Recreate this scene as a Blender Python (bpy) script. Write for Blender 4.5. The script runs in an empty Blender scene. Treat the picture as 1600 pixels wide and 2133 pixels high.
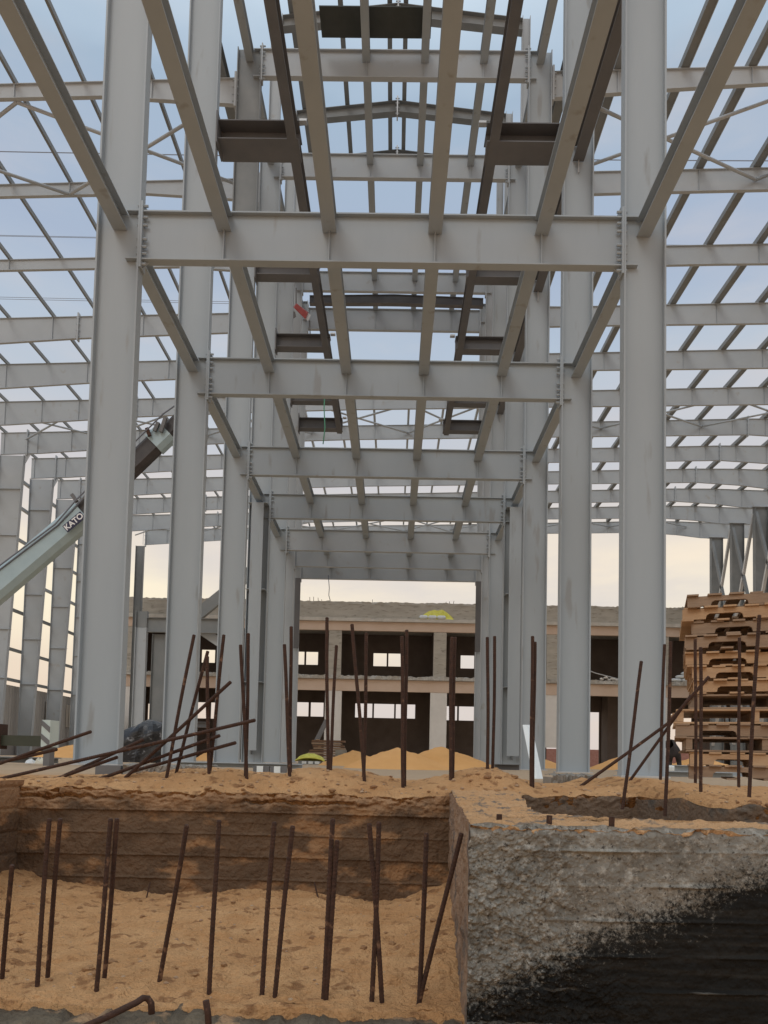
import bpy, bmesh, math, random
from mathutils import Vector, Matrix, noise
random.seed(7)
R = math.radians
S = bpy.context.scene
COL = S.collection

# ---------------------------------------------------------------- camera
F, YAW, PITCH, ROLL, PYC, CZ = 1540.0, -.0128, .0533, .0221, 1502.9, .2
fw = Vector((math.sin(YAW)*math.cos(PITCH), math.cos(YAW)*math.cos(PITCH), math.sin(PITCH)))
r0 = Vector((math.cos(YAW), -math.sin(YAW), 0)); u0 = r0.cross(fw)
cr = r0*math.cos(ROLL)+u0*math.sin(ROLL); cu = -r0*math.sin(ROLL)+u0*math.cos(ROLL)
cam = bpy.data.cameras.new('camera'); camo = bpy.data.objects.new('camera', cam); COL.objects.link(camo)
m = Matrix((cr, cu, -fw)).transposed().to_4x4(); m.translation = (0, 0, CZ); camo.matrix_world = m
cam.sensor_fit = 'VERTICAL'; cam.sensor_height = 36; cam.lens = F*36/2133
cam.shift_y = (PYC-1066.5)/2133; cam.clip_start = .05; cam.clip_end = 6000
S.camera = camo
def at(px, py, Y):                       # measured photo pixel + distance -> point in the place
    d = fw*F+cr*(px-800)+cu*(PYC-py); t = Y/d.y
    return Vector((d.x*t, Y, d.z*t+CZ))

# ---------------------------------------------------------------- sky, sun, exposure
SUN_EL, SUN_AZ = 38, 200                 # azimuth clockwise from +Y: behind the camera, a little left
w = bpy.data.worlds.new('World'); S.world = w; w.use_nodes = True
nt = w.node_tree; nt.nodes.clear(); N = nt.nodes.new; L = nt.links.new
out = N('ShaderNodeOutputWorld'); bg = N('ShaderNodeBackground'); L(bg.outputs[0], out.inputs[0])
sky = N('ShaderNodeTexSky'); sky.sky_type = 'NISHITA'; sky.sun_disc = False
sky.sun_elevation = R(SUN_EL); sky.sun_rotation = R(SUN_AZ)
tc = N('ShaderNodeTexCoord'); sep = N('ShaderNodeSeparateXYZ'); L(tc.outputs['Generated'], sep.inputs[0])
ramp = N('ShaderNodeValToRGB'); e = ramp.color_ramp.elements
stops = [(0, (.80,.62,.50)), (.10, (.90,.74,.58)), (.19, (1.06,.94,.71)), (.27, (.99,.86,.69)), (.35, (.67,.65,.66)), (.46, (.50,.59,.70)), (.58, (.42,.505,.65)), (.70, (.40,.515,.65)), (.82, (.85,.98,1.08)), (1, (1.65,1.70,1.75))]
while len(e) < len(stops): e.new(.5)
for el, (p, c) in zip(e, stops): el.position = p; el.color = (*c, 1)
n1 = N('ShaderNodeTexNoise'); n1.inputs['Scale'].default_value = 2.2; n1.inputs['Detail'].default_value = 5
mp = N('ShaderNodeMapping'); mp.inputs['Scale'].default_value = (1, 1, 3.2); L(tc.outputs['Generated'], mp.inputs[0]); L(mp.outputs[0], n1.inputs['Vector'])
ad = N('ShaderNodeMath'); ad.operation = 'MULTIPLY_ADD'; L(n1.outputs[0], ad.inputs[0]); ad.inputs[1].default_value = .16; L(sep.outputs[2], ad.inputs[2])
sb = N('ShaderNodeMath'); sb.operation = 'SUBTRACT'; L(ad.outputs[0], sb.inputs[0]); sb.inputs[1].default_value = .08; L(sb.outputs[0], ramp.inputs[0])
# cloud deck is brighter behind the camera
mr = N('ShaderNodeMapRange'); L(sep.outputs[1], mr.inputs[0]); mr.inputs[1].default_value = .25; mr.inputs[2].default_value = -.7; mr.inputs[3].default_value = 1.0; mr.inputs[4].default_value = .95
mu = N('ShaderNodeVectorMath'); mu.operation = 'SCALE'; 
n2 = N('ShaderNodeTexNoise'); n2.inputs['Scale'].default_value = 1.7; n2.inputs['Detail'].default_value = 7; n2.inputs['Roughness'].default_value = .55
mp2 = N('ShaderNodeMapping'); mp2.inputs['Scale'].default_value = (1, 1, 3.6); mp2.inputs['Location'].default_value = (3.1, .4, 1.7); L(tc.outputs['Generated'], mp2.inputs[0]); L(mp2.outputs[0], n2.inputs['Vector'])
cm = N('ShaderNodeMapRange'); cm.interpolation_type = 'SMOOTHSTEP'; L(n2.outputs[0], cm.inputs[0]); cm.inputs[1].default_value = .46; cm.inputs[2].default_value = .70; cm.inputs[4].default_value = .72
cx = N('ShaderNodeMix'); cx.data_type = 'RGBA'; L(cm.outputs[0], cx.inputs['Factor']); L(ramp.outputs[0], cx.inputs['A']); cx.inputs['B'].default_value = (.70, .66, .66, 1)
L(cx.outputs['Result'], mu.inputs[0]); L(mr.outputs[0], mu.inputs['Scale'])
sk = N('ShaderNodeVectorMath'); sk.operation = 'SCALE'; L(sky.outputs[0], sk.inputs[0]); sk.inputs['Scale'].default_value = .06
mx = N('ShaderNodeMix'); mx.data_type = 'RGBA'; mx.inputs['Factor'].default_value = .94
L(sk.outputs[0], mx.inputs['A']); L(mu.outputs[0], mx.inputs['B']); L(mx.outputs['Result'], bg.inputs[0]); bg.inputs[1].default_value = 1.0
sun = bpy.data.lights.new('sun', 'SUN'); suno = bpy.data.objects.new('sun', sun); COL.objects.link(suno)
sun.energy = .5; sun.angle = R(22); sun.color = (1, .95, .88)
sd = Vector((math.sin(R(SUN_AZ))*math.cos(R(SUN_EL)), math.cos(R(SUN_AZ))*math.cos(R(SUN_EL)), math.sin(R(SUN_EL))))
suno.rotation_euler = sd.to_track_quat('Z', 'Y').to_euler()
S.view_settings.view_transform = 'Standard'; S.view_settings.look = 'None'; S.view_settings.exposure = 0; S.view_settings.gamma = 1
S.cycles.max_bounces = 6; S.cycles.diffuse_bounces = 4

# ---------------------------------------------------------------- materials
def mat(name, c1, c2=None, sc=2.0, rough=.6, bump=0, bsc=30, metal=0, c3=None, sc3=12, t3=.6, stretch=(1,1,1), detail=6, spec=.5):
    M = bpy.data.materials.new(name); M.use_nodes = True; t = M.node_tree; p = t.nodes['Principled BSDF']
    p.inputs['Roughness'].default_value = rough; p.inputs['Metallic'].default_value = metal; p.inputs['Specular IOR Level'].default_value = spec
    n = t.nodes.new; l = t.links.new; g = n('ShaderNodeNewGeometry')
    mp = n('ShaderNodeMapping'); mp.inputs['Scale'].default_value = stretch; l(g.outputs['Position'], mp.inputs[0])
    col = None
    if c2:
        a = n('ShaderNodeTexNoise'); a.inputs['Scale'].default_value = sc; a.inputs['Detail'].default_value = detail; a.inputs['Roughness'].default_value = .6; l(mp.outputs[0], a.inputs['Vector'])
        rr = n('ShaderNodeMapRange'); rr.inputs[1].default_value = .32; rr.inputs[2].default_value = .68; l(a.outputs[0], rr.inputs[0])
        x = n('ShaderNodeMix'); x.data_type = 'RGBA'; x.inputs['A'].default_value = (*c1, 1); x.inputs['B'].default_value = (*c2, 1); l(rr.outputs[0], x.inputs['Factor']); col = x.outputs['Result']
    else: p.inputs['Base Color'].default_value = (*c1, 1)
    if c3:
        a = n('ShaderNodeTexNoise'); a.inputs['Scale'].default_value = sc3; a.inputs['Detail'].default_value = 8; l(mp.outputs[0], a.inputs['Vector'])
        rr = n('ShaderNodeMapRange'); rr.inputs[1].default_value = t3-.03; rr.inputs[2].default_value = t3+.05; l(a.outputs[0], rr.inputs[0])
        x = n('ShaderNodeMix'); x.data_type = 'RGBA'; l(col, x.inputs['A']); x.inputs['B'].default_value = (*c3, 1); l(rr.outputs[0], x.inputs['Factor']); col = x.outputs['Result']
    if col: l(col, p.inputs['Base Color'])
    if bump:
        a = n('ShaderNodeTexNoise'); a.inputs['Scale'].default_value = bsc; a.inputs['Detail'].default_value = 8; l(g.outputs['Position'], a.inputs['Vector'])
        b = n('ShaderNodeBump'); b.inputs['Strength'].default_value = bump; b.inputs['Distance'].default_value = .02; l(a.outputs[0], b.inputs['Height']); l(b.outputs[0], p.inputs['Normal'])
    return M
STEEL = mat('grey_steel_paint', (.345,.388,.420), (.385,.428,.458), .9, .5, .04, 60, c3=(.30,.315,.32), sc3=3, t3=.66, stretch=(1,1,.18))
STEEL2 = mat('hazed_grey_steel_paint', (.40,.432,.455), (.445,.477,.50), .5, .55, 0, c3=(.38,.385,.38), sc3=1.5, t3=.66)  # steel grey lightened for the far members, distance haze put into the colour
DARK = mat('dark_grey_primer', (.125,.125,.13), (.16,.155,.155), 1.2, .6, .04, 50)
DARK2 = mat('mid_grey_primer', (.19,.205,.21), (.24,.25,.25), 1.2, .55)
GALV = mat('galvanised_steel', (.50,.51,.51), (.6,.6,.6), 2, .4, metal=.3)
RUST = mat('rusty_rebar', (.042,.020,.013), (.085,.038,.022), 60, .85, .5, 400, c3=(.22,.12,.07), sc3=25, t3=.66)
SAND = mat('sand', (.52,.275,.12), (.65,.38,.185), 4.5, .95, 1.0, 110, c3=(.34,.175,.08), sc3=13, t3=.60, spec=.15)
SANDF = mat('far_sand', (.66,.345,.125), (.74,.41,.165), .6, .95, .5, 20, spec=.15)
CONC = mat('grey_concrete', (.22,.20,.17), (.30,.275,.24), 2.5, .9, .6, 60, c3=(.14,.125,.11), sc3=8, t3=.6)
WOOD = mat('pallet_wood', (.42,.26,.145), (.54,.36,.21), 6, .8, .3, 90, stretch=(.25,1,3))
WOOD2 = mat('weathered_pallet_wood', (.26,.175,.115), (.37,.26,.175), 6, .85, .3, 90, stretch=(.25,1,3))
BRICK = mat('brick_red', (.30,.13,.10), (.38,.2,.16), 3, .9)
WHITE = mat('white_plastic', (.72,.76,.75), (.8,.83,.82), 4, .45)
BLACKP = mat('black_plastic_film', (.014,.015,.018), (.035,.037,.042), 5, .25, 1.0, 7, c3=(.25,.26,.28), sc3=5, t3=.66)  # pale patches painted in as sheen on the folds
YEL = mat('yellow_sheet', (.58,.54,.05), (.72,.68,.14), 4, .5, .5, 8)
CRANEB = mat('pale_blue_crane_paint', (.36,.47,.51), (.42,.53,.565), 2, .45)
CRANED = mat('dark_boom_section', (.035,.030,.030), (.06,.05,.048), 3, .5)
OLIVE = mat('dark_green_paint', (.035,.04,.025), (.05,.055,.035), 3, .5)
BSHELL = mat('raw_concrete_band', (.35,.32,.27), (.45,.41,.35), 1.2, .9, .3, 8, c3=(.27,.245,.205), sc3=2.5, t3=.6, stretch=(.5,1,2))
BTAN = mat('tan_plaster', (.56,.42,.32), (.62,.48,.38), .5, .9)
BWHT = mat('white_plaster', (.64,.61,.57), (.72,.69,.65), .8, .9)
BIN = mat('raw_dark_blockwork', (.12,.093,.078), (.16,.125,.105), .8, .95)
SHEET = mat('dusty_sheet_cladding', (.34,.32,.30), (.43,.41,.385), 1.5, .6, .2, 8, stretch=(1,4,.2))
RED = mat('faded_red_paint', (.34,.05,.045), (.42,.09,.08), 12, .6)
SACK = mat('white_woven_sack', (.60,.64,.66), (.70,.73,.74), 9, .7, .4, 40)
ROPE = mat('green_rope', (.10,.36,.22)); WIRE = mat('grey_wire', (.16,.17,.2)); NAVY = mat('navy_plate', (.02,.02,.06)); LETTERWHITE = mat('white_lettering', (.8,.8,.8))  # the lettering is plain white paint
CLOTH = mat('dark_work_clothes', (.025,.022,.022), (.05,.04,.04), 8, .9); SKIN = mat('skin', (.30,.16,.10)); HAIR = mat('black_hair', (.01,.01,.01))

# ---------------------------------------------------------------- mesh builder
class MB:
    def __init__(s): s.v = []; s.f = []
    def loft(s, rings, cap=True, closed=True):
        b = len(s.v); n = len(rings[0])
        for r in rings: s.v += [tuple(p) for p in r]
        for i in range(len(rings)-1):
            for j in range(n if closed else n-1):
                a = b+i*n+j; c = b+i*n+(j+1) % n
                s.f.append((a, c, c+n, a+n))
        if cap:
            s.f.append(tuple(b+j for j in range(n))[::-1]); k = b+(len(rings)-1)*n; s.f.append(tuple(k+j for j in range(n)))
        return s
    def box(s, x0, x1, y0, y1, z0, z1):
        return s.loft([[(x0,y0,z),(x1,y0,z),(x1,y1,z),(x0,y1,z)] for z in (z0, z1)])
    def tube(s, pts, r, n=8, rad=None):
        pts = [Vector(p) for p in pts]; rings = []; ref = None
        for i, p in enumerate(pts):
            d = (pts[min(i+1, len(pts)-1)]-pts[max(i-1, 0)]).normalized()
            if ref is None: ref = d.orthogonal().normalized()
            ref = (ref-d*ref.dot(d)).normalized(); q = d.cross(ref); rr = rad[i] if rad else r
            rings.append([p+ref*rr*math.cos(2*math.pi*k/n)+q*rr*math.sin(2*math.pi*k/n) for k in range(n)])
        return s.loft(rings)
    def bar(s, p0, p1, w, h, up=(0,0,1)):
        p0 = Vector(p0); p1 = Vector(p1); d = (p1-p0).normalized(); sd = d.cross(Vector(up)).normalized(); u = sd.cross(d)
        q = lambda p: [p-sd*w/2-u*h/2, p+sd*w/2-u*h/2, p+sd*w/2+u*h/2, p-sd*w/2+u*h/2]
        return s.loft([q(p0), q(p1)])
    def ibeam(s, st, e, sd, b, tf, tw, web=True):       # st: [(edge point, depth)], e depth dir, sd flange width dir
        e = Vector(e); sd = Vector(sd)
        def strip(a, bb, hw):
            rings = []
            for P, d in st:
                P = Vector(P); lo = a if a >= 0 else d+a; hi = bb if bb > 0 else d+bb
                rings.append([P+e*lo-sd*hw, P+e*lo+sd*hw, P+e*hi+sd*hw, P+e*hi-sd*hw])
            s.loft(rings)
        strip(0, tf, b/2); strip(-tf, 0, b/2); strip(tf, -tf, tw/2); return s
    def prism(s, poly, y0, y1):                         # poly in xz
        return s.loft([[(x, y0, z) for x, z in poly], [(x, y1, z) for x, z in poly]])
    def grid(s, fn, nu, nv):
        b = len(s.v)
        for j in range(nv+1):
            for i in range(nu+1): s.v.append(tuple(fn(i/nu, j/nv)))
        for j in range(nv):
            for i in range(nu):
                a = b+j*(nu+1)+i; s.f.append((a, a+1, a+nu+2, a+nu+1))
        return s
    def build(s, name, material, parent=None, smooth=False, loc=None, recalc=True):

        off = Vector((0,0,0))
        if parent is not None:
            q = parent
            while q is not None: off += q.location; q = q.parent
        elif loc is not None: off = Vector(loc)
        me = bpy.data.meshes.new(name); me.from_pydata([(a-off.x, b-off.y, c-off.z) for a, b, c in s.v], [], s.f)
        if recalc:
            bm = bmesh.new(); bm.from_mesh(me); bmesh.ops.recalc_face_normals(bm, faces=bm.faces); bm.to_mesh(me); bm.free()
        for mm in (material if isinstance(material, (list, tuple)) else [material]): me.materials.append(mm)
        if smooth: me.shade_smooth()
        o = bpy.data.objects.new(name, me); COL.objects.link(o)
        if parent is not None: o.parent = parent
        elif loc is not None: o.location = loc
        return o
def tag(o, label, cat, group=None):
    o['kind'] = 'thing'; o['label'] = label; o['category'] = cat
    if group: o['group'] = group
    return o
def thing(name, label, cat, loc=(0,0,0), group=None):
    o = bpy.data.objects.new(name, None); o.empty_display_size = .2; COL.objects.link(o); o.location = loc
    return tag(o, label, cat, group)
def kind(o, k='structure'): o['kind'] = k; return o
def tree_copy(src, loc, label, group=None):
    r = src.copy(); COL.objects.link(r); r.location = loc; r['label'] = label
    if group: r['group'] = group
    for ch in list(src.children):
        c = ch.copy(); COL.objects.link(c); c.parent = r
        for g in list(ch.children):
            d = g.copy(); COL.objects.link(d); d.parent = c
    return r
ORD = ['first','second','third','fourth','fifth','sixth','seventh','eighth','ninth','tenth','eleventh','twelfth','thirteenth','fourteenth','fifteenth','sixteenth','seventeenth','eighteenth']
def nz(x, y, z=0, s=1.0, o=4): return noise.fractal(Vector((x*s, y*s, z*s)), 1.0, 2.0, o)

# ---------------------------------------------------------------- terrain
CREST = [(-60,.05),(-2.26,.032),(-1.98,.061),(-1.57,.065),(-1.43,.095),(-1.15,.118),(-.875,.099),(-.71,.087),(-.54,.131),(-.32,.131),(-.13,.097),(.09,.071),(.31,.098),(.5,.16),(.64,.158),(.8,.09),(.97,.067),(1.3,.079),(1.41,.12),(1.68,.11),(2.14,.071),(3,.09),(60,.05)]
def crest(x):
    for (a, za), (b, zb) in zip(CREST, CREST[1:]):
        if a <= x <= b: return za+(zb-za)*(x-a)/(b-a)
    return .05
def edgeY0(x):
    if x < .62: return 3.86
    if x < .80: return 3.86+(x-.62)/.18*.1
    if x < 1.30: return 3.96
    if x < 1.42: return 3.96-(x-1.30)/.12*.82
    return 3.14
def edgeY(x): return edgeY0(x)+(.020*nz(x, 0, 8, 5, 5)+.010*nz(x, 3, 8, 28, 3) if abs(x) < 3.3 else 0)
def ss(t): t = max(0, min(1, t)); return t*t*(3-2*t)
def ground_z(x, y):
    ye = edgeY0(x); d = max(0, y-ye)
    c = crest(x+.02*math.sin(9*y))
    if x > 1.35 and d > 0: up = ss(d/1.0); c2 = c
    else: up = ss(d/.32); c2 = c
    b0 = .028 if x < .6 else .028+.024*ss((x-.6)/.1)
    base = b0+(c2-b0)*up
    fade = 1-ss((y-4.7)/2.2)
    z = base*fade + (0 if y > 9 else (nz(x, y, 3, 2.2, 5)*.022+nz(x, y, 1, 9, 4)*.016+nz(x, y, 6, 30, 3)*.006)*(1-ss((y-6)/3)))
    return z
def groundmat():
    # orange loose sand near the trench, paler trodden ground further in under the frame
    M = mat('trodden_ground', (.52,.275,.12), (.65,.38,.185), 4.5, .95, 1.0, 110, c3=(.34,.175,.08), sc3=13, t3=.60, spec=.15)
    t = M.node_tree; n = t.nodes.new; l = t.links.new; p = t.nodes['Principled BSDF']; g = n('ShaderNodeNewGeometry'); sp = n('ShaderNodeSeparateXYZ'); l(g.outputs['Position'], sp.inputs[0])
    a = n('ShaderNodeTexNoise'); a.inputs['Scale'].default_value = .35; a.inputs['Detail'].default_value = 8; l(g.outputs['Position'], a.inputs['Vector'])
    k = n('ShaderNodeMath'); k.operation = 'MULTIPLY_ADD'; l(a.outputs[0], k.inputs[0]); k.inputs[1].default_value = 8; l(sp.outputs[1], k.inputs[2])
    r = n('ShaderNodeMapRange'); l(k.outputs[0], r.inputs[0]); r.inputs[1].default_value = 10; r.inputs[2].default_value = 13
    b = n('ShaderNodeTexNoise'); b.inputs['Scale'].default_value = .9; b.inputs['Detail'].default_value = 9; l(g.outputs['Position'], b.inputs['Vector'])
    c = n('ShaderNodeMix'); c.data_type = 'RGBA'; c.inputs['A'].default_value = (.48,.36,.25,1); c.inputs['B'].default_value = (.57,.42,.28,1); l(b.outputs[0], c.inputs['Factor'])
    x = n('ShaderNodeMix'); x.data_type = 'RGBA'; l(p.inputs['Base Color'].links[0].from_socket, x.inputs['A']); l(c.outputs['Result'], x.inputs['B']); l(r.outputs[0], x.inputs['Factor']); l(x.outputs['Result'], p.inputs['Base Color'])
    return M
def make_ground():
    xs = [-3000,-900,-300,-120,-60,-30,-16,-10,-7,-5,-4,-3.3,-2.8]
    x = -2.5
    while x < 3.2: xs.append(x); x += .0125
    xs += [3.4,3.7,4.2,5,6,8,10,14,20,30,60,120,300,900,3000]
    ts = []; t = 0.0; st = .012
    while t < 3.2: ts.append(t); t += st; st *= 1.012
    ts += [3.8,4.6,6,8,11,15,20,28,40,60,90,140,250,500,1000,2500,4500]
    v = []; f = []; n = len(xs)
    rows = list(range(len(ts)))
    for k in rows:
        for x in xs:
            ye = edgeY(x) if abs(x) < 3.3 else 3.14 if x > 0 else 3.86
            y = ye+ts[k]; z = ground_z(x, y)-.016*math.exp(-ts[k]*28) if ts[k] < 8 else 0
            v.append((x, y, z))
    for x in xs: v.append((x, (edgeY(x) if abs(x) < 3.3 else 3.14 if x > 0 else 3.86)+.14, -.7))
    for i in range(n-1): f.append((i, i+1, len(rows)*n+i+1, len(rows)*n+i))
    for j in range(len(rows)-1):
        for i in range(n-1): a = j*n+i; f.append((a, a+1, a+n+1, a+n))
    mb = MB(); mb.v = v; mb.f = f
    return kind(mb.build('ground', groundmat(), smooth=True, recalc=False))
make_ground()
# pit floor of loose sand
def pitz(x, y):
    b = -.475 - .03*math.exp(-((y-3.9)/.5)**2)*(1+math.sin(x*4.5+1.2))
    b += .09*ss((x+.05)/.35)*ss((y-2.3)/1.4) + .05*ss((-1.75-x)/.3)
    b += .10*ss((y-3.3)/.6)*ss((abs(x+.3)-.1)/1.6)*.6
    b += nz(x, y, 0, 2.0, 3)*.022 + nz(x, y, 4, 7, 4)*.012 + nz(x, y, 9, 24, 4)*.009
    # footprints and clods
    d, _ = noise.voronoi(Vector((x*5.5, y*4.2, .3)))
    b -= .030*max(0, .30-d[0])*3*max(0, .35+nz(x, y, 7, 1.5, 2))
    d2, _ = noise.voronoi(Vector((x*17+nz(x, y, 2, 9, 2), y*12, 4)))
    b += .018*max(0, .26-d2[0])*max(0, nz(x, y, 5, 3, 2)+.2)*2.5 - .020*max(0, nz(x*.6, y*1.6, 11, 9, 4)-.12)
    return b
kind(MB().grid(lambda u, v: (-2.35+u*2.7, 2.03+v*1.9+(.02*nz(u*2.7, 0, 4, 6, 5) if v < .02 else 0), pitz(-2.35+u*2.7, 2.03+v*1.9)-(.07 if v == 0 else 0)), 560, 330).build('sand_floor', SAND, smooth=True, recalc=False))
kind(MB().grid(lambda u, v: (-40+u*80, -40+v*42.3, -1.45+.03*nz(u*40, v*20, 0, 2)), 80, 60).build('trench_floor', SAND, smooth=True, recalc=False))
kind(MB().grid(lambda u, v: (.3+u*6, 2.05+v*2.1, -.55+.03*nz(u*6, v*3, 0, 2)), 60, 30).build('recess_floor', SAND, smooth=True, recalc=False))

# board marked trench walls, with sand stuck on them
def topsand(M, z0=.01, w=.10, amt=.45):
    t = M.node_tree; n = t.nodes.new; l = t.links.new; p = t.nodes['Principled BSDF']; g = n('ShaderNodeNewGeometry'); sp = n('ShaderNodeSeparateXYZ'); l(g.outputs['Position'], sp.inputs[0])
    a = n('ShaderNodeTexNoise'); a.inputs['Scale'].default_value = 9; a.inputs['Detail'].default_value = 8; l(g.outputs['Position'], a.inputs['Vector'])
    k = n('ShaderNodeMath'); k.operation = 'MULTIPLY_ADD'; l(a.outputs[0], k.inputs[0]); k.inputs[1].default_value = .30; l(sp.outputs[2], k.inputs[2])
    r = n('ShaderNodeMapRange'); l(k.outputs[0], r.inputs[0]); r.inputs[1].default_value = z0+.15-w; r.inputs[2].default_value = z0+.15+.03; r.inputs[4].default_value = 1
    x = n('ShaderNodeMix'); x.data_type = 'RGBA'; src = p.inputs['Base Color'].links[0].from_socket; l(src, x.inputs['A']); x.inputs['B'].default_value = (.36,.205,.105,1); l(r.outputs[0], x.inputs['Factor']); l(x.outputs['Result'], p.inputs['Base Color'])
    return M
def wallmat():
    M = mat('sand_stained_board_marked_concrete', (.105,.062,.034), (.175,.105,.060), 5, .95, 1, 45, c3=(.33,.18,.085), sc3=4.2, t3=.575, stretch=(1,1,2.2))
    return topsand(M, -.02, .07)
WALLM = wallmat()
def board(z, x, w=.115):
    k = z/w+.02*math.sin(x*2); fr = k-math.floor(k)
    return -.013*math.exp(-(fr/.028)**2)-.013*math.exp(-((1-fr)/.022)**2)+.006*(math.floor(k) % 2)+.004*fr
def wall_face(fn, nu, nv): return MB().grid(fn, nu, nv)
def topped(x, v, z0, y0, hgt, fs=1):
    ye = edgeY(x); zt = ground_z(x, ye)-.016
    z = z0+(zt-z0)*v; d = zt-z                       # d = distance below the crumbling top edge
    y = y0+(ye-y0)*math.exp(-(d/.035)**2)
    crumb = math.exp(-(d/.09)**2)
    y += crumb*(.016*nz(x, z*2, 5, 10, 5)+.012*nz(x, z*2, 1, 30, 4))
    fis = max(0, nz(x, 0, 4, 1.3, 3)+.15); y += fs*.05*min(1, fis*2)*math.exp(-((d-hgt-.012*nz(x, 0, 9, 3, 4))/.008)**2)
    return x, y, z
def back(u, v):
    x, y, z = topped(-2.0+u*2.36, v, -.62, 3.85, .045)
    y += -.010*nz(x, z, 2, 3, 4)-.007*nz(x, z, 6, 14, 4)
    if z < -.07: y += board(z+.545, x)*(.5+.9*abs(nz(x, math.floor((z+.6)/.115), 3, 1.5, 3)))
    return (x, y, z)
tag(wall_face(back, 420, 140).build('trench_wall', WALLM, smooth=True), 'brown board-marked concrete wall at the back of the sand pit, stained with sand', 'wall')
def leftw(u, v):
    y = 1.95+u*1.95; z = -.62+v*.68
    return (-1.955+.02*nz(y, z, 2, 3, 4)+board(z+.545, y), y, z)
tag(wall_face(leftw, 120, 80).build('trench_wall', WALLM, smooth=True), 'narrow end wall closing the sand pit at the left edge of the photo', 'wall')
def rec(u, v):
    x, y, z = topped(.6+u*3.6, v, -.55, edgeY0(.6+u*3.6), .03, 0)
    return (x, y-.010*nz(x, z, 2, 4, 4)+.006*nz(x, z, 5, 14, 4), z)
RECM = mat('dirty_grey_brown_concrete', (.15,.10,.065), (.21,.15,.105), 5, .95, .9, 45, c3=(.10,.085,.07), sc3=5, t3=.56)
topsand(RECM, .055, .02)
tag(wall_face(rec, 400, 70).build('trench_wall', RECM, smooth=True), 'low stepped concrete wall behind the rough grey block, under the rebar on the right', 'wall')

# the big rough concrete block: honeycombed face, bitumen paint below the slanting line
def blockmat():
    M = bpy.data.materials.new('rough_concrete_with_bitumen'); M.use_nodes = True; t = M.node_tree; p = t.nodes['Principled BSDF']; p.inputs['Specular IOR Level'].default_value = .2; n = t.nodes.new; l = t.links.new
    g = n('ShaderNodeNewGeometry'); sp = n('ShaderNodeSeparateXYZ'); l(g.outputs['Position'], sp.inputs[0])
    def nn(s, d=8, r=.65):
        a = n('ShaderNodeTexNoise'); a.inputs['Scale'].default_value = s; a.inputs['Detail'].default_value = d; a.inputs['Roughness'].default_value = r; l(g.outputs['Position'], a.inputs['Vector']); return a.outputs[0]
    def mth(op, a, b=None, c=None):
        k = n('ShaderNodeMath'); k.operation = op
        for i, q in enumerate((a, b, c)):
            if q is None: continue
            if isinstance(q, (int, float)): k.inputs[i].default_value = q
            else: l(q, k.inputs[i])
        return k.outputs[0]
    def rng(a, lo, hi):
        k = n('ShaderNodeMapRange'); l(a, k.inputs[0]); k.inputs[1].default_value = lo; k.inputs[2].default_value = hi; return k.outputs[0]
    def mixc(f, a, b):
        x = n('ShaderNodeMix'); x.data_type = 'RGBA'; l(f, x.inputs['Factor'])
        for nm, q in (('A', a), ('B', b)):
            if isinstance(q, tuple): x.inputs[nm].default_value = (*q, 1)
            else: l(q, x.inputs[nm])
        return x.outputs['Result']
    conc = mixc(rng(nn(7), .35, .65), (.18,.165,.14), (.33,.31,.27))
    conc = mixc(rng(nn(45, 6, .7), .50, .68), conc, (.47,.445,.395))
    conc = mixc(rng(nn(70, 4, .7), .58, .66), conc, (.08,.07,.06))
    line = mth('MULTIPLY_ADD', mth('SUBTRACT', sp.outputs[0], .20), .47, -.375)      # boundary height over x
    d = mth('SUBTRACT', line, sp.outputs[2])
    d = mth('ADD', d, mth('MULTIPLY', mth('SUBTRACT', nn(4.5), .5), .34))
    d = mth('ADD', d, mth('MULTIPLY', mth('SUBTRACT', nn(75, 7, .85), .5), .62))
    bit = rng(d, -.03, .07)
    wv = n('ShaderNodeTexNoise'); wv.inputs['Scale'].default_value = 20; mpp = n('ShaderNodeMapping'); mpp.inputs['Scale'].default_value = (.15, 1, 3); l(g.outputs['Position'], mpp.inputs[0]); l(mpp.outputs[0], wv.inputs['Vector'])
    black = mixc(rng(wv.outputs[0], .45, .8), (.010,.0095,.0085), (.028,.025,.021))
    fr_ = mth('FRACT', mth('MULTIPLY_ADD', sp.outputs[2], 1/.0875, .102/.0875+.5+10))
    ln = mth('LESS_THAN', mth('ABSOLUTE', mth('SUBTRACT', fr_, .5)), .035)
    seamm = n('ShaderNodeTexNoise'); seamm.inputs['Scale'].default_value = 6; seamm.inputs['Detail'].default_value = 6; l(g.outputs['Position'], seamm.inputs['Vector'])
    lm = mth('MULTIPLY', ln, rng(seamm.outputs[0], .50, .60))
    black = mixc(lm, black, (.10,.095,.085))
    col = mixc(bit, conc, black)
    l(col, p.inputs['Base Color'])
    l(mth('MULTIPLY_ADD', bit, -.12, .95), p.inputs['Roughness'])
    b = n('ShaderNodeBump'); b.inputs['Distance'].default_value = .012; l(mth('MULTIPLY_ADD', bit, -.65, .9), b.inputs['Strength']); l(mth('ADD', nn(55), mth('MULTIPLY', nn(18), 1.2)), b.inputs['Height']); l(b.outputs[0], p.inputs['Normal'])
    return M
BLOCKM = blockmat()
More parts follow.
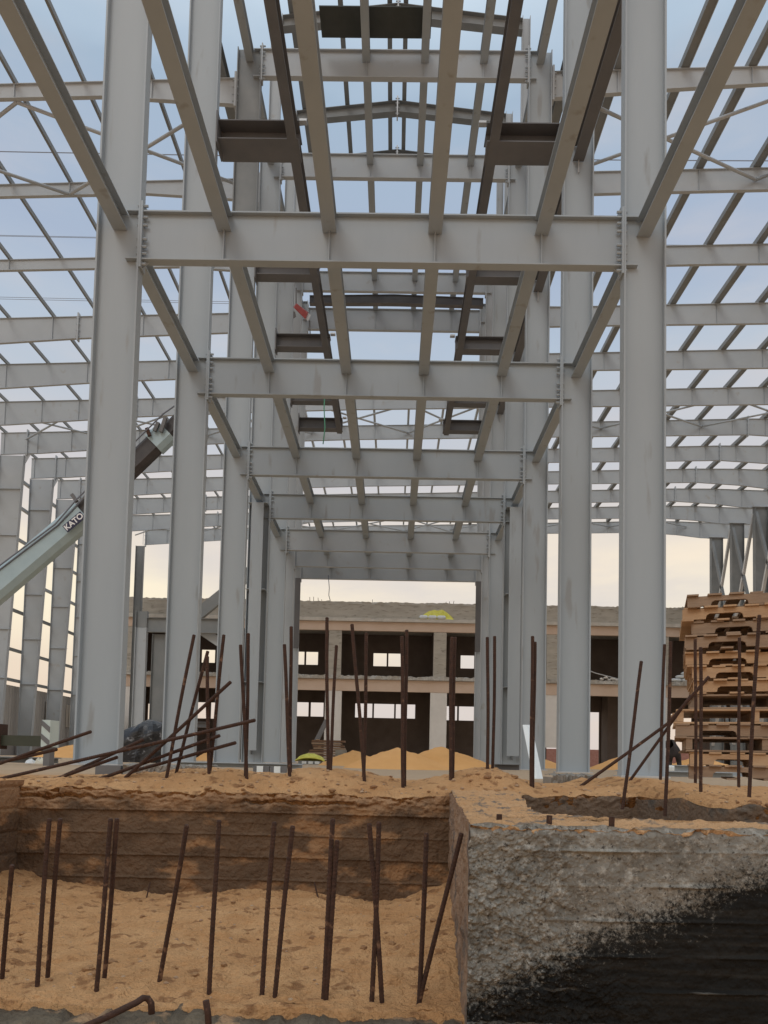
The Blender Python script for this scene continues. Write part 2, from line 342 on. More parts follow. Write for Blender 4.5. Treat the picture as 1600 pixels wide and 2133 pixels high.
def honey(x, z):
    h = 1-ss((x-.38-.25*nz(z, 3, 0, 3))/.32); h *= .25+.75*ss((.06-z)/.15)
    d, _ = noise.voronoi(Vector((x*52+1.5*nz(x, z, 0, 6), z*52+1.5*nz(x, z, 9, 6), 0)))
    d2, _ = noise.voronoi(Vector((x*125, z*125, 3)))
    a = .020*(.5-d[0])+.010*(.5-d2[0])+.014*nz(x, z, 4, 14, 5)
    k = (z+.102)/.0875+.5+.03*math.sin(x*4); fr = k-math.floor(k)
    seam = .009*math.exp(-((fr-.5)/.05)**2)*max(0, .5+1.2*nz(x, math.floor(k), 1, 3))*(.35+.65*(1-h))
    return h*a + (1-h)*(.006*nz(x, z, 2, 8, 5)+.004*nz(x, z, 6, 40, 3)) + seam + .006*nz(x, z, 8, 2, 3)
def blockface(u, v):
    x = .2+u*1.5; z = -.80+v*.845
    rough_top = .014*nz(x, 0, 3, 7, 4)*ss((v-.93)/.07)
    return (x+(.0 if u > 0 else .004*nz(z, 0, 0, 20)), 1.9-honey(x, z)+.012*ss((v-.97)/.03), z+rough_top)
blk = thing('concrete_block', 'big rough grey concrete wall block in the right foreground, lower part painted black with bitumen', 'concrete wall', (.2, 1.9, -.8))
MB().grid(blockface, 640, 370).build('front_face', BLOCKM, blk, smooth=False)
def side(u, v):
    x0, y0, x1, y1 = .2, 1.9, .305, 3.85; z = -.80+v*.845
    y = y0+(y1-y0)*u; x = x0+(x1-x0)*u
    return (x+(.010*nz(y, z, 3, 7, 5)+.008*nz(y, z, 3, 22, 3))*min(1, u*12), y-(honey(.2, z) if u == 0 else 0), z+(.012*nz(x+y, 0, 3, 9, 4) if v > .97 else 0))
SIDEM = mat('sandy_concrete_side', (.25,.165,.11), (.34,.225,.145), 4, .95, .8, 60, c3=(.16,.125,.10), sc3=6, t3=.56)
MB().grid(side, 240, 120).build('side_face', SIDEM, blk, smooth=True)
# sand covered top of the block and spur
def topz(x, y): return .036+.010*nz(x, y, 1, 9, 5)+.010*nz(x, y, 3, 34, 4)+.015*ss((y-3.2)/.6)
def top1(u, v):
    y = 1.893+v*2.05; xl = .2+(.305-.2)*(y-1.9)/1.95
    right = 2.6 if y < 2.22 else .46+.16*ss((y-2.3)/1.4)+.55*math.exp(-(y-2.22)/.12)
    right += .012*nz(y, 2, 2, 9)
    return (xl+.003+(right-xl)*(u**1.0), y+(.035*nz(xl+(right-xl)*u, 0, 3, 26, 4)+.02 if v == 0 else 0), topz(xl+(right-xl)*u, y)-(.012 if v == 0 else 0)-(.05 if u == 1 else 0))
MB().grid(top1, 260, 240).build('sandy_top', mat('sand_on_concrete', (.54,.31,.15), (.64,.39,.21), 5, .95, .9, 120, c3=(.24,.19,.145), sc3=11, t3=.58, spec=.15), blk, smooth=True)
MB().loft([[(.225,1.94,z),(2.6,1.94,z),(2.6,2.19,z),(.50,2.19,z),(.55,3.8,z),(.33,3.8,z)] for z in (-.8,.012)]).build('core', CONC, blk)
MB().box(.56,2.6,2.205,2.225,-.8,.018).build('rear_face', RECM, blk)
for px in (1042, 1148, 1280):
    p = at(px, 1716, 2.0); MB().tube([(p.x, 2.03, .0), (p.x+.002, 2.03, .062)], .008, 8).build('rebar_stub', RUST, blk)
# low kerb-like foundation lip at the very bottom of the photo
def lip(u, v):
    x = -2.4+u*2.6; yy, zz = [(1.86,-1.4),(1.86,-.535),(1.885,-.512),(1.95,-.497),(2.07,-.493),(2.09,-.60)][int(round(v*5))]
    k = 0 if v in (0, 1) else 1
    return (x, yy+.012*nz(x, zz, 0, 9, 4)*k, zz+(.016*nz(x, yy*2, 3, 5, 4)+.02*nz(x, yy*3, 1, 22, 4))*k)
LIPM = mat('dark_crumbly_concrete', (.085,.064,.042), (.17,.135,.09), 12, .95, 1, 60, c3=(.42,.26,.14), sc3=9, t3=.56)
tag(MB().grid(lip, 420, 5).build('foundation_lip', LIPM, smooth=True), 'dark crumbly concrete edge along the bottom of the photo in front of the sand pit', 'concrete edge')
# stones and clods strewn on the dirt
mb = MB()
def pebble(mb, x, y, z, r):
    rings = []
    for k in range(4):
        a = math.pi*(k+.5)/4; rr = r*math.sin(a); zz = z-r*.7*math.cos(a)*.8
        rings.append([(x+rr*(1+random.uniform(-.25,.25))*math.cos(t*1.257), y+rr*(1+random.uniform(-.25,.25))*math.sin(t*1.257), zz) for t in range(5)])
    mb.loft(rings)
for i in range(420):
    x = random.uniform(-2.3, 2.6); y = edgeY(x)+abs(random.gauss(0, .5))
    pebble(mb, x, y, ground_z(x, y)+.002, random.choice([.003,.004,.005,.006,.008,.012]))
for i in range(260):
    x = random.uniform(-2, .25); y = random.uniform(2.1, 3.7); pebble(mb, x, y, pitz(x, y), random.choice([.003,.003,.004,.005,.006,.009]))
cl = MB()
for i in range(90):
    x = random.uniform(-1.9, .22); y = random.uniform(2.1, 3.7); pebble(cl, x, y, pitz(x, y)+.002, random.choice([.007,.009,.012,.016,.02]))
for i in range(110):
    x = random.uniform(-2.3, 2.6); y = edgeY(x)+abs(random.gauss(.1, .35)); pebble(cl, x, y, ground_z(x, y)+.001, random.choice([.007,.009,.012,.016,.022]))
kind(cl.build('sand_clods', mat('clod', (.36,.185,.085), (.50,.28,.13), 9, .95, 1, 150)), 'stuff')
kind(mb.build('pebbles', mat('pebble', (.28,.16,.085), (.50,.36,.24), 14, .95)), 'stuff')

# ================================================================ steel frame
ROWS = [14, 19.3, 24.9, 29.4, 33.95, 36.8, 39.3]
XL0, XL1, XR0, XR1 = -6.02, -5.17, 4.28, 5.09
ZT, ZB = 10.9, 9.9                        # lower floor beams
UT, UB = 25.3, 24.27                      # upper floor beams
FR = [24.9+4.54*i for i in range(12)]; FR[1] = 29.4; FR[2] = 33.95
def zl(x): return 24.22+.038*(x+6)        # top of the left aisle rafters
def zr(x): return 24.58+.036*(x-5.1) if x < 27 else 25.37-.02*(x-27)
JX = [-5.59, -3.53, -1.46, .61, 2.69, 4.68]
SIDE = {0: 'left', 1: 'right'}
def bolt_mesh():
    b = MB(); b.loft([[(.03*math.cos(k*1.047), y, .03*math.sin(k*1.047)) for k in range(6)] for y in (-.001, .001)])
    return b
def bolts_along(mb, x, y, zs, dx, dy=.16, r=.022, l=.09):
    for z in zs:
        for s in (-1, 1):
            mb.loft([[(x+q*dx, y+s*dy+r*math.cos(k*1.047), z+r*math.sin(k*1.047)) for k in range(6)] for q in (-l, l)])
BOLT = None
def bolt(parent, x, y, z, r=.028, l=.1):
    """one bolt through an end plate, axis along x; meshes are shared"""
    global BOLT
    if BOLT is None:
        b = MB(); b.loft([[(q, r*math.cos(k*1.047), r*math.sin(k*1.047)) for k in range(6)] for q in (-l, l)])
        BOLT = b.build('bolt', STEEL, parent); BOLT.data = BOLT.data.copy()
        off = Vector((0,0,0)); q = parent
        while q is not None: off += q.location; q = q.parent
        BOLT.data.transform(Matrix.Translation(off)); BOLT.location = Vector((x, y, z))-off; BOLT['_n'] = 1; del BOLT['_n']; return BOLT
    o = BOLT.copy(); COL.objects.link(o); o.parent = parent
    off = Vector((0,0,0)); q = parent
    while q is not None: off += q.location; q = q.parent
    o.location = Vector((x, y, z))-off; return o

# ---- tall columns of the middle aisle
GC = 'tall grey columns of the central aisle'
PLACE = ['nearest', 'second', 'third', 'fourth', 'fifth', 'sixth', 'farthest']
FWD = .13                                 # half flange width
for i, Y in enumerate(ROWS):
    for s in (0, 1):
        x0, x1 = (XL0, XL1) if s == 0 else (XR0, XR1)
        extra = ''
        if i == 3: extra = ', with cross-shaped section'
        if i == 2 and s == 0: extra = ', dark upper shaft'
        if i == 6: extra = ', dark strip on it'
        c = thing('steel_column', f'{PLACE[i]} tall grey column in the {SIDE[s]} row of the central aisle{extra}', 'steel column', ((x0+x1)/2, Y, 0), GC)
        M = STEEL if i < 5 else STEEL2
        hi = 25.32
        if i == 2 and s == 0:
            MB().ibeam([((x0, Y, .03), x1-x0), ((x0, Y, 17.55), x1-x0)], (1,0,0), (0,1,0), 2*FWD, .035, .02).build('shaft', M, c)
            u = MB().ibeam([((x0, Y, 17.56), x1-x0), ((x0, Y, hi), x1-x0)], (1,0,0), (0,1,0), 2*FWD, .035, .02).build('upper_shaft', DARK2, c); u['label'] = 'dark grey upper shaft'
        else:
            MB().ibeam([((x0, Y, .03), x1-x0), ((x0, Y, hi), x1-x0)], (1,0,0), (0,1,0), 2*FWD, .035, .02).build('shaft', M, c)
        MB().box(x0-.05, x1+.05, Y-FWD-.12, Y+FWD+.12, -.01, .028).build('base_plate', GALV, c)
        if i in (3, 4, 5):                 # slimmer post carrying the roof rafter
            a, b = (-5.72, -5.27) if s == 0 else (4.76, 5.09)
            MB().ibeam([((a, Y, hi+.02), b-a), ((a, Y, 31.35), b-a)], (1,0,0), (0,1,0), .3, .02, .015).build('roof_post', STEEL2, c)
        if i == 3:
            xc = (x0+x1)/2
            MB().box(xc-.24, xc+.24, Y-.47, Y-.45, .5, 10.38).build('front_flange', STEEL, c)
            MB().box(xc-.01, xc+.01, Y-.45, Y-.012, .35, 10.38).build('front_web', DARK2, c)
            for z in (3.2, 6.9, 10.39):
                MB().box(x0+.04, x1-.04, Y-.44, Y-.012, z, z+.02).build('stiffener', STEEL, c)
        if i == 6:
            xx = (x1, x1+.03) if s == 0 else (x0-.03, x0)
            MB().box(min(xx)-(.26 if s==0 else 0)+.0, max(xx)+(.26 if s==1 else 0), Y-FWD-.04, Y-FWD-.02, 6.1, 9.9).build('cover_strip', DARK, c)
        if i < 5:
            for z in (ZB+.012, ZT-.02):      # short plates level with the beam flanges
                MB().box(*((x1-.27, x1-.036) if s == 0 else (x0+.036, x0+.27)), Y-FWD+.01, Y-.013, z-.012, z+.012).build('stiffener', STEEL, c)
        if i >= 2:
            for z in (UB, UT-.03):
                MB().box(*((x1-.27, x1-.036) if s == 0 else (x0+.036, x0+.27)), Y-FWD+.01, Y-.013, z-.02, z+.005).build('stiffener', M, c)

# ---- cross beams
def floor_beam(Y, zt, zb, label, grp, M, detail, b=.20, xa=XL1, xb=XR0):
    t = thing('cross_beam', label, 'steel beam', (xa, Y, zt), grp)
    MB().ibeam([((xa+.045, Y, zt), zt-zb), ((xb-.045, Y, zt), zt-zb)], (0,0,-1), (0,1,0), b, .028, .018).build('beam', M, t)
    for x, sg in ((xa+.024, 1), (xb-.024, -1)):
        p = MB().box(x-.021, x+.021, Y-.13, Y+.13, zb-.17, zt+.17).build('end_plate', M, t)
        if detail:
            for z in (zt+.09, zt-.14, zt-.3, zb+.42, zb+.26, zb+.12, zb-.09):
                bolt(p, x+sg*.01, Y-.075, z)
            # small gussets outside the flanges
            MB().prism([(x+sg*.022, zt), (x+sg*.15, zt), (x+sg*.022, zt+.12)], Y-.008, Y+.008).build('gusset', M, t)
            MB().prism([(x+sg*.022, zb), (x+sg*.15, zb), (x+sg*.022, zb-.13)], Y-.008, Y+.008).build('gusset', M, t)
    for x in JX[1:5]:
        MB().box(x-.010, x+.010, Y-b/2+.01, Y-.011, zb+.03, zt-.03).build('stiffener', M, t)
    return t
PL2 = ['nearest','second','third','fourth','fifth','sixth','lowest and farthest']
for i, Y in enumerate(ROWS):
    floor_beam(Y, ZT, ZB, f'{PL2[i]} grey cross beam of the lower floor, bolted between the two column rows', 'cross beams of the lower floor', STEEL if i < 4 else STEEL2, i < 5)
for i, Y in list(enumerate(ROWS))[2:]:
    zt, zb = (UT, UB) if i < 6 else (24.93, 23.72)
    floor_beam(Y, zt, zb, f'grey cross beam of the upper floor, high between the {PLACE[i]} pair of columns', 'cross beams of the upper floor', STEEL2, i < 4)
t = thing('transfer_beam', 'thin dark cross beam under the far upper floor beams', 'steel beam', (XL1, 37.8, 23.9))
MB().ibeam([((-4.9, 37.8, 24.62), .42), ((-.45, 37.8, 24.74), .48), ((4.25, 37.8, 24.60), .42)], (0,0,-1), (0,1,0), .3, .03, .2).build('beam', DARK, t)

# ---- joists, one per bay
JN = ['on the left column line', 'first in from the left', 'second in from the left', 'third in from the left', 'fourth in from the left', 'on the right column line']
def joists(rows, zt, d, b, lvl, M):
    for k in range(len(rows)-1):
        ya, yb = rows[k]+.02, rows[k+1]-.02
        bay = f'before the {PLACE[ROWS.index(rows[k+1])]} cross beam'
        for j, x in enumerate(JX):
            t = thing('steel_joist', f'{lvl} joist {bay}, {JN[j]}', 'steel joist', (x, ya, zt), f'{lvl} joists running away from the camera')
            MB().ibeam([((x, ya, zt-.035), d), ((x, yb, zt-.035), d)], (0,0,-1), (1,0,0), b, .018, .014).build('beam', M, t)
            if k < 3 and lvl == 'lower floor':
                MB().box(x-.06, x+.06, yb-.012, yb, zt-.035-d+.02, zt-.06).build('end_cleat', M, t)
joists([8.7]+ROWS, ZT, .33, .27, 'lower floor', STEEL)
joists([19.3]+ROWS[2:], UT, .40, .27, 'upper floor', STEEL)
# eave struts, upper edge of the column rows
for s, x in ((0, -6.62), (1, 5.62)):
    t = thing('eave_strut', f'dark strut along the top of the {SIDE[s]} column row beside the sky', 'steel strut', (x, 19.5, 24.9))
    MB().ibeam([((x, 19.5, 24.95), .5), ((x, 43, 24.95), .5)], (0,0,-1), (1,0,0), .34, .02, .015).build('beam', DARK2, t)

# ---- crane brackets and girders
for i, Y in list(enumerate(ROWS))[1:6]:
    for s in (0, 1):
        xa, xb = (XL1+.002, -2.93) if s == 0 else (2.2, XR0-.002)
        wd = .80 if i == 1 else .45
        t = thing('crane_bracket', f'dark grey bracket on the {PLACE[i]} {SIDE[s]} column carrying the crane girder', 'crane bracket', (xa, Y, 17.6), 'dark crane brackets')
        MB().ibeam([((xa, Y+wd/2-.1, 17.58), .55), ((xb, Y+wd/2-.1, 17.58), .55)], (0,0,-1), (0,1,0), wd, .03, .02).build('arm', DARK, t)
        px = XL1+.03 if s == 0 else XR0-.03
        MB().box(px-.02, px+.02, Y-.2, Y+wd*.6, 16.85, 17.75).build('end_plate', DARK, t)
        q = -2.82 if s == 0 else 2.08
        MB().box(q-.1, q+.1, Y-.06, Y+.1, 17.60, 17.66).build('bolt_pad', GALV, t)
for s, x in ((0, -3.1), (1, 2.4)):
    t = thing('crane_girder', f'long dark crane girder running away along the {SIDE[s]} side, under the open roof', 'crane girder', (x, 10, 17.5), 'crane girders')
    MB().ibeam([((x, 10.5, 17.57), .55), ((x, 37.3, 17.57), .55)], (0,0,-1), (1,0,0), .26, .03, .02).build('beam', DARK, t)
for i in range(1, 5):                    # short struts on the right column line
    Y = ROWS[i]; x = (XR0+XR1)/2
    t = thing('column_strut', f'dark strut running forward from the {PLACE[i]} right column at crane girder height', 'steel strut', (x, Y-5, 16.9), 'dark struts on the right column row')
    MB().ibeam([((x, ROWS[i-1]+.02, 17.0), .45), ((x, Y-.03, 17.0), .45)], (0,0,-1), (1,0,0), .3, .02, .015).build('beam', DARK, t)
    MB().box(x-.012, x+.012, Y-.10, Y-.03, 16.2, 16.54).build('cleat', GALV, t)
# formwork sheets on the upper joists
t = tag(MB().box(-3.0, .78, 23.35, 24.42, 25.31, 25.35).build('decking_sheet', mat('dark_plywood', (.05,.055,.05), (.07,.075,.07), 2, .8), loc=(-1, 23.4, 25.3)), 'dark rectangular decking sheet lying on the upper joists at the top of the photo', 'decking sheet', 'decking sheets')
t = tag(MB().loft([[(-.9,22.2,z),(5.0,22.2,z),(5.0,22.78,z),(-.9,22.95,z)] for z in (25.31,25.35)]).build('decking_sheet', DARK, loc=(1, 22.5, 25.3)), 'long dark decking sheet cut off by the top edge of the photo', 'decking sheet', 'decking sheets')

# ---- roof over the middle aisle
for i in (3, 4, 5):
    Y = ROWS[i]
    t = thing('ridge_rafter', f'shallow pitched dark rafter with a bolted ridge joint over the {PLACE[i]} pair of columns', 'roof rafter', (-.44, Y, 31.8), 'pitched rafters over the central aisle')
    MB().ibeam([((-5.26, Y, 31.26), .5), ((-.44, Y, 31.84), .56), ((4.76, Y, 31.22), .5)], (0,0,-1), (0,1,0), .34, .025, .02).build('rafter', DARK2, t)
    p = MB().box(-.47, -.41, Y-.17, Y+.17, 31.08, 32.06).build('ridge_plate', GALV, t)
    for z in (31.95, 31.72, 31.5, 31.2): bolt(p, -.44, Y-.12, z, .03)
for j, x in enumerate([-4.9, -2.85, -.80, -.12, 2.1, 4.3]):
    z = 31.9-abs(x+.44)*.12
    t = thing('roof_purlin', f'{ORD[j]} dark purlin from the left over the ridge rafters of the central aisle', 'purlin', (x, 25, z), 'purlins over the central aisle')
    MB().ibeam([((x, 25, z+.2), .2), ((x, 38, z+.2), .2)], (0,0,-1), (1,0,0), .20, .012, .012).build('beam', DARK2, t)

# ---- aisle rafters
def plate(t, x, Y, zt, zb, M, bolts=True):
    p = MB().box(x-.035, x+.035, Y-.13, Y+.13, zb-.12, zt+.18).build('splice_plate', M, t)
    if bolts:
        n = 4
        for k in range(n): bolt(p, x, Y-.085, zb+.1+(zt-zb-.2)*k/(n-1), .034, .16)
def stiff(t, x, Y, zt, zb, M): MB().box(x-.012, x+.012, Y-.078, Y-.011, zb+.03, zt-.03).build('stiffener', M, t)
GR = 'roof rafters of the open side halls'
FN = ['nearest','second','third','fourth','fifth','sixth','seventh','eighth','ninth','tenth','eleventh','farthest']
for i, Y in enumerate(FR):
    M = STEEL2
    if i < 3: stl = [(-28.9, .5), (-10.7, .55), (-6.06, .98)]
    else: stl = [(-28.9, 1.62), (-26, 1.58), (-17.4, 1.22), (-10, 1.1), (-6.06, 1.05)]
    if i < 3: strr = [(5.12, .98), (9.3, .75 if i == 0 else .95), (14.8, .95 if i else .55), (27, 1.1), (33, 1.5), (39, 1.2)]
    else: strr = [(5.12, 1.08), (11.4, 1.08), (18, 1.14), (25, 1.18), (28.5, 1.4), (31, 1.62), (33, 1.62), (39, 1.2)]
    L_ = [((x, Y, zl(x)), d) for x, d in stl]; R_ = [((x, Y, zr(x)), d) for x, d in strr]
    def dl(x, st=stl):
        for (a, da), (b, db) in zip(st, st[1:]):
            if a <= x <= b: return da+(db-da)*(x-a)/(b-a)
        return st[-1][1]
    if i < 5:
        for s, ST in ((0, L_), (1, R_)):
            t = thing('hall_rafter', f'{FN[i]} grey roof rafter of the {SIDE[s]} hall, crossing above the sky from its column row', 'roof rafter', tuple(ST[0][0]), GR)
            MB().ibeam(ST, (0,0,-1), (0,1,0), .16, .022, .016).build('rafter', M, t)
            if s == 0:
                plate(t, -6.06, Y, zl(-6), zl(-6)-dl(-6.06), M)
                if i > 2: plate(t, -17.45, Y, zl(-17.4), zl(-17.4)-dl(-17.4), M)
                for k in range(0, 9, 2): x = -9.04-2.45*k; stiff(t, x, Y, zl(x), zl(x)-dl(x), M)
            else:
                plate(t, 5.14, Y, zr(5.1), zr(5.1)-.98, M)
                if i > 2: plate(t, 24.95, Y, zr(24.9), zr(24.9)-1.18, M)
                for k in range(0, 11, 2): x = 7.42+2.35*k; stiff(t, x, Y, zr(x), zr(x)-dl(x, strr), M)
    else:
        xs0 = -28.9
        mid = [((x, Y, z), d) for x, z, d in ((-28.9, zl(-28.9), 1.6), (-26, zl(-26), 1.58), (-17.4, zl(-17.4), 1.22), (-10, zl(-10), 1.08), (-3, 24.33, 1.03), (2, 24.47, 1.03))]
        if i == 11: mid = mid[1:]
        t = thing('hall_rafter', f'{FN[i]} grey roof rafter spanning both side halls and the gap behind the central aisle', 'roof rafter', (0, Y, 24), GR)
        MB().ibeam(mid+R_[1:], (0,0,-1), (0,1,0), .16, .022, .016).build('rafter', M, t)
        for x, zt, d in ((-26.95, zl(-27), 1.6), (-17.45, zl(-17.4), 1.22), (1.55, 24.45, 1.03), (24.95, zr(24.9), 1.18)):
            if i == 11 and x < -20: x = -25.95
            plate(t, x, Y, zt, zt-d, M, x > -30)
        for k in range(9): x = -9.04-2.45*k; stiff(t, x, Y, zl(x), zl(x)-dl(x), M)
        for x in (-4.2, -1.8, 3.0): stiff(t, x, Y, 24.4, 23.35, M)
        for k in range(0, 11): x = 7.42+2.35*k; stiff(t, x, Y, zr(x), zr(x)-dl(x, strr), M)
# ---- purlins of the halls
for k in range(9):
    x = -9.04-2.45*k; z = zl(x)
    t = thing('roof_purlin', f'thin roof purlin running away over the left hall, {ORD[k]} one out from the left columns', 'purlin', (x, 21, z), 'roof purlins of the left hall')
    MB().bar((x, 20.5, z+.11), (x, 74.9, z+.11), .10, .20).build('beam', DARK2, t)
for k in range(12):
    x = 7.42+2.35*k; z = zr(x)
    t = thing('roof_purlin', f'wide roof purlin running away over the right hall, {ORD[k]} one out from the right columns', 'purlin', (x, 21, z), 'roof purlins of the right hall')
    mb = MB(); mb.box(x-.14, x+.12, 20.5, 74.9, z+.02, z+.04); mb.box(x-.16, x-.14, 20.5, 74.9, z+.02, z+.28); mb.box(x-.14, x+.0, 20.5, 74.9, z+.26, z+.28)
    mb.build('beam', DARK2, t); MB().box(x+.122, x+.15, 20.5, 74.9, z+.0, z+.13).build('lip', STEEL2, t)
for k, x in enumerate([-6.6, -4.2, -1.8, .6, 3.0, 5.4]):
    z = 24.2+.038*(x+6)+.04
    t = thing('roof_purlin', f'short purlin behind the central aisle in the far roof, {ORD[k]} from the left', 'purlin', (x, 47, z), 'far roof purlins behind the central aisle')
    MB().bar((x, 47.3, z+.11), (x, 74.9, z+.11), .15, .21).build('beam', STEEL2, t)
# ---- roof bracing
def brace(p0, p1, label, r=.065, M=STEEL2):
    t = tag(MB().tube([p0, p1], r, 8).build('roof_brace', M, smooth=True, loc=p0), label, 'brace', 'tubular braces of the hall roofs')
def bz(x): return (zl(x) if x < 0 else zr(x))-.55
BN = 0
for (ya, yb, wh) in ((FR[0], FR[1], 'nearest'), (FR[5], FR[6], 'middle'), (FR[10], FR[11], 'farthest')):
    for s, xs in ((0, [-6.3, -13.9, -21.3, -27]), (1, [5.4, 14.4, 21.6, 29.5])):
        for q in range(3):
            a, b = xs[q], xs[q+1]
            if wh == 'nearest' and q == 2: continue
            for (u, v_), nm in (((a, b), 'rising'), ((b, a), 'falling')):
                brace((u, ya+.1, bz(u)), (v_, yb-.1, bz(v_)), f'{nm} roof brace in the {wh} braced bay of the {SIDE[s]} hall, {ORD[q]} cross outwards')
    if wh != 'nearest':
        for (u, v_), nm in (((-6.3, .6), 'rising'), ((.6, -6.3), 'falling'), ((.6, 5.4), 'right-hand rising'), ((5.4, .6), 'right-hand falling')):
            brace((u, ya+.1, 23.8), (v_, yb-.1, 23.8), f'{nm} diagonal roof brace behind the central aisle in the {wh} braced bay')
# ---- outer columns
for i in range(6, 12):
    Y = FR[i]
    zt = 21.9 if i < 11 else 21.9
    t = thing('tapered_column', f'{["nearest visible","second","third","fourth","fifth","farthest"][i-6]} tapered grey column in the outer wall of the left hall', 'steel column', (-28, Y, 0), 'tapered outer columns of the left hall')
    if i < 11: MB().ibeam([((-28.9, Y, 0), 1.0), ((-28.9, Y, 21.70), 1.80)], (1,0,0), (0,1,0), .34, .022, .016).build('shaft', STEEL2, t)
    else: MB().ibeam([((-26.9, Y, 0), .8), ((-26.9, Y, 21.78), .85)], (1,0,0), (0,1,0), .34, .022, .016).build('shaft', DARK2, t)
    if i < 11:
        MB().prism([(-27.1, 21.0), (-26.5, 22.15), (-27.1, 22.15)], Y-.012, Y+.012).build('haunch', STEEL2, t)
        for z in (5.5, 9, 12.5, 15.8, 19.2): MB().box(-28.85, -27.5-.0+(z-5.5)*.02, Y-.15, Y-.011, z, z+.02).build('stiffener', STEEL2, t)
for k, z in enumerate([5.6, 7.9, 10.9, 13.6, 16.4, 18.9, 21.0]):
    t = thing('wall_girt', f'thin horizontal girt along the outer wall of the left hall, {ORD[k]} from the bottom', 'girt', (-28.95, 50, z), 'wall girts of the left hall')
    MB().box(-29.12, -28.93, 48, 74.9, z, z+.22).build('beam', DARK2 if k < 3 else STEEL2, t)
for i in range(8, 12):
    Y = FR[i]
    t = thing('outer_column', f'{["nearest","second","third","farthest"][i-8]} dark grey column in the outer row of the right hall above the pallets', 'steel column', (32.6, Y, 0), 'outer columns of the right hall')
    MB().ibeam([((32.0, Y, 0), 1.18), ((32.0, Y, 23.68), 1.18)], (1,0,0), (0,1,0), .5, .03, .03).build('shaft', DARK2, t)
    MB().box(31.8, 33.4, Y-.25, Y+.25, 23.69, 23.74).build('cap_plate', STEEL2, t)
for i in range(8, 11):
    for a, b, nm in ((23.2, 13, 'falling'), (13, 23.2, 'rising'), (12.8, 2.5, 'lower falling'), (2.5, 12.8, 'lower rising')):
        tag(MB().bar((32.1, FR[i]+.2, a), (32.1, FR[i+1]-.2, b), .24, .24).build('wall_brace', GALV if 'fall' in nm else DARK2, loc=(32.1, FR[i], a)), f'{nm} cross brace behind the {["nearest","second","third"][i-8]} outer column of the right hall', 'brace', 'wall cross braces of the right hall')
# ---- sheet wall along the left hall
t = thing('sheet_wall', 'dusty ribbed sheet wall closing the bottom of the left hall behind the first column', 'wall', (-29.3, 46, 0))
def corr(u, v):
    y = 44+u*33; return (-29.35+.04*math.sin(y*14), y, v*5.35)
MB().grid(corr, 900, 1).build('sheeting', SHEET, t)
for k in range(7):
    y = 50+k*3.9
    for q in range(2): MB().box(-29.26, -29.22, y+q*.55, y+q*.55+.4, 2.6, 4.6).build('wall_window', mat('pale_window', (.62,.56,.48), rough=.4) if k+q == 0 else bpy.data.materials['pale_window'], t)
MB().box(-29.5, -29.15, 44, 77, 0, 1.3).build('plinth', mat('plinth_grey', (.25,.23,.22), (.3,.28,.27), 2, .9), t)
t = thing('sheet_wall', 'ribbed grey end wall with barred windows beside the concrete building, left of the second column', 'wall', (-26, 75.5, 0))
MB().grid(lambda u, v: (-29.3+u*1.5, 75.6+.04*math.sin(u*60), v*5.35), 60, 1).build('sheeting', SHEET, t)

# ================================================================ concrete building beyond the hall
BY = 78.0
b = thing('concrete_building', 'unfinished two-storey concrete building with open bays behind the steel frame', 'building', (0, BY, 0))
X0, X1 = -29.0, 46.0
def slab(name, x0, x1, y0, y1, z0, z1, M, lump=.0):
    n = 120
    def fn(u, v):
        x = x0+(x1-x0)*u; k = int(round(v*4)); pts = [(y1, z0), (y0, z0), (y0, z1), (y0+.3, z1), (y1, z1)]
        y, z = pts[k]
        return (x, y+(lump*nz(x, k, 0, 1.5, 4) if k in (1, 2) else 0), z+(lump*nz(x, k, 5, 2.5, 5) if k in (2, 3) else 0))
    return MB().grid(fn, n*3, 4).build(name, M, b)
MB().box(X0, X1, BY, BY+.3, 15.35, 16.9).build('parapet', BSHELL, b)
slab('parapet_top', X0, X1, BY-.01, BY+.32, 16.8, 17.1, BSHELL, .10)
slab('roof_ledge', X0-.6, X1, BY-.35, BY+9, 14.95, 15.30, mat('pale_ledge', (.46,.43,.38), (.56,.52,.46), 2, .9), .05)
MB().box(X0, X1, BY-.02, BY+.4, 14.0, 14.94).build('upper_beam', BTAN, b)
slab('floor_slab', X0-.6, X1, BY-.35, BY+9, 8.78, 9.15, mat('ragged_slab_edge', (.30,.28,.25), (.5,.47,.42), 3, .9), .16)
MB().box(X0, X1, BY-.02, BY+.4, 7.55, 8.76).build('lower_beam', BTAN, b)
for k, xa in enumerate([-29.3, -18.6, -7.05, 4.1, 16.1, 27.6, 39.2]):
    q = MB().box(xa, xa+1.35, BY+.03, BY+.6, 9.16, 13.99).build('pillar', BSHELL, b)
    q = MB().box(xa-.25, xa+1.5, BY+.03, BY+.6, -.1 if k != 4 else 2.0, 7.54).build('pillar', BWHT, b)
def holed(x0, x1, z0, z1, holes, y, th=.25):
    mb = MB(); xs = sorted({x0, x1, *[h[0] for h in holes], *[h[1] for h in holes]})
    for a, c in zip(xs, xs[1:]):
        hs = sorted([(h[2], h[3]) for h in holes if h[0] < (a+c)/2 < h[1]]); z = z0
        for lo, hi in hs:
            if lo > z: mb.box(a, c, y, y+th, z, lo)
            z = hi
        if z < z1: mb.box(a, c, y, y+th, z, z1)
    return mb
YB = 86.0
up = [(-30.6,-29.2,11.2,13.1),(-22.7,-21.1,11.26,12.8),(-20.9,-19.3,11.26,12.8),(-13.7,-12.2,11.3,12.8),(-12.0,-10.9+.3,11.26,12.8),(-10.4,-9.0,11.26,12.8),(-2.5,-.95,11.26,12.8),(-.75,.8,11.26,12.8),(7.7,9.3,11.2,12.75),(9.5,11,11.2,12.75)]
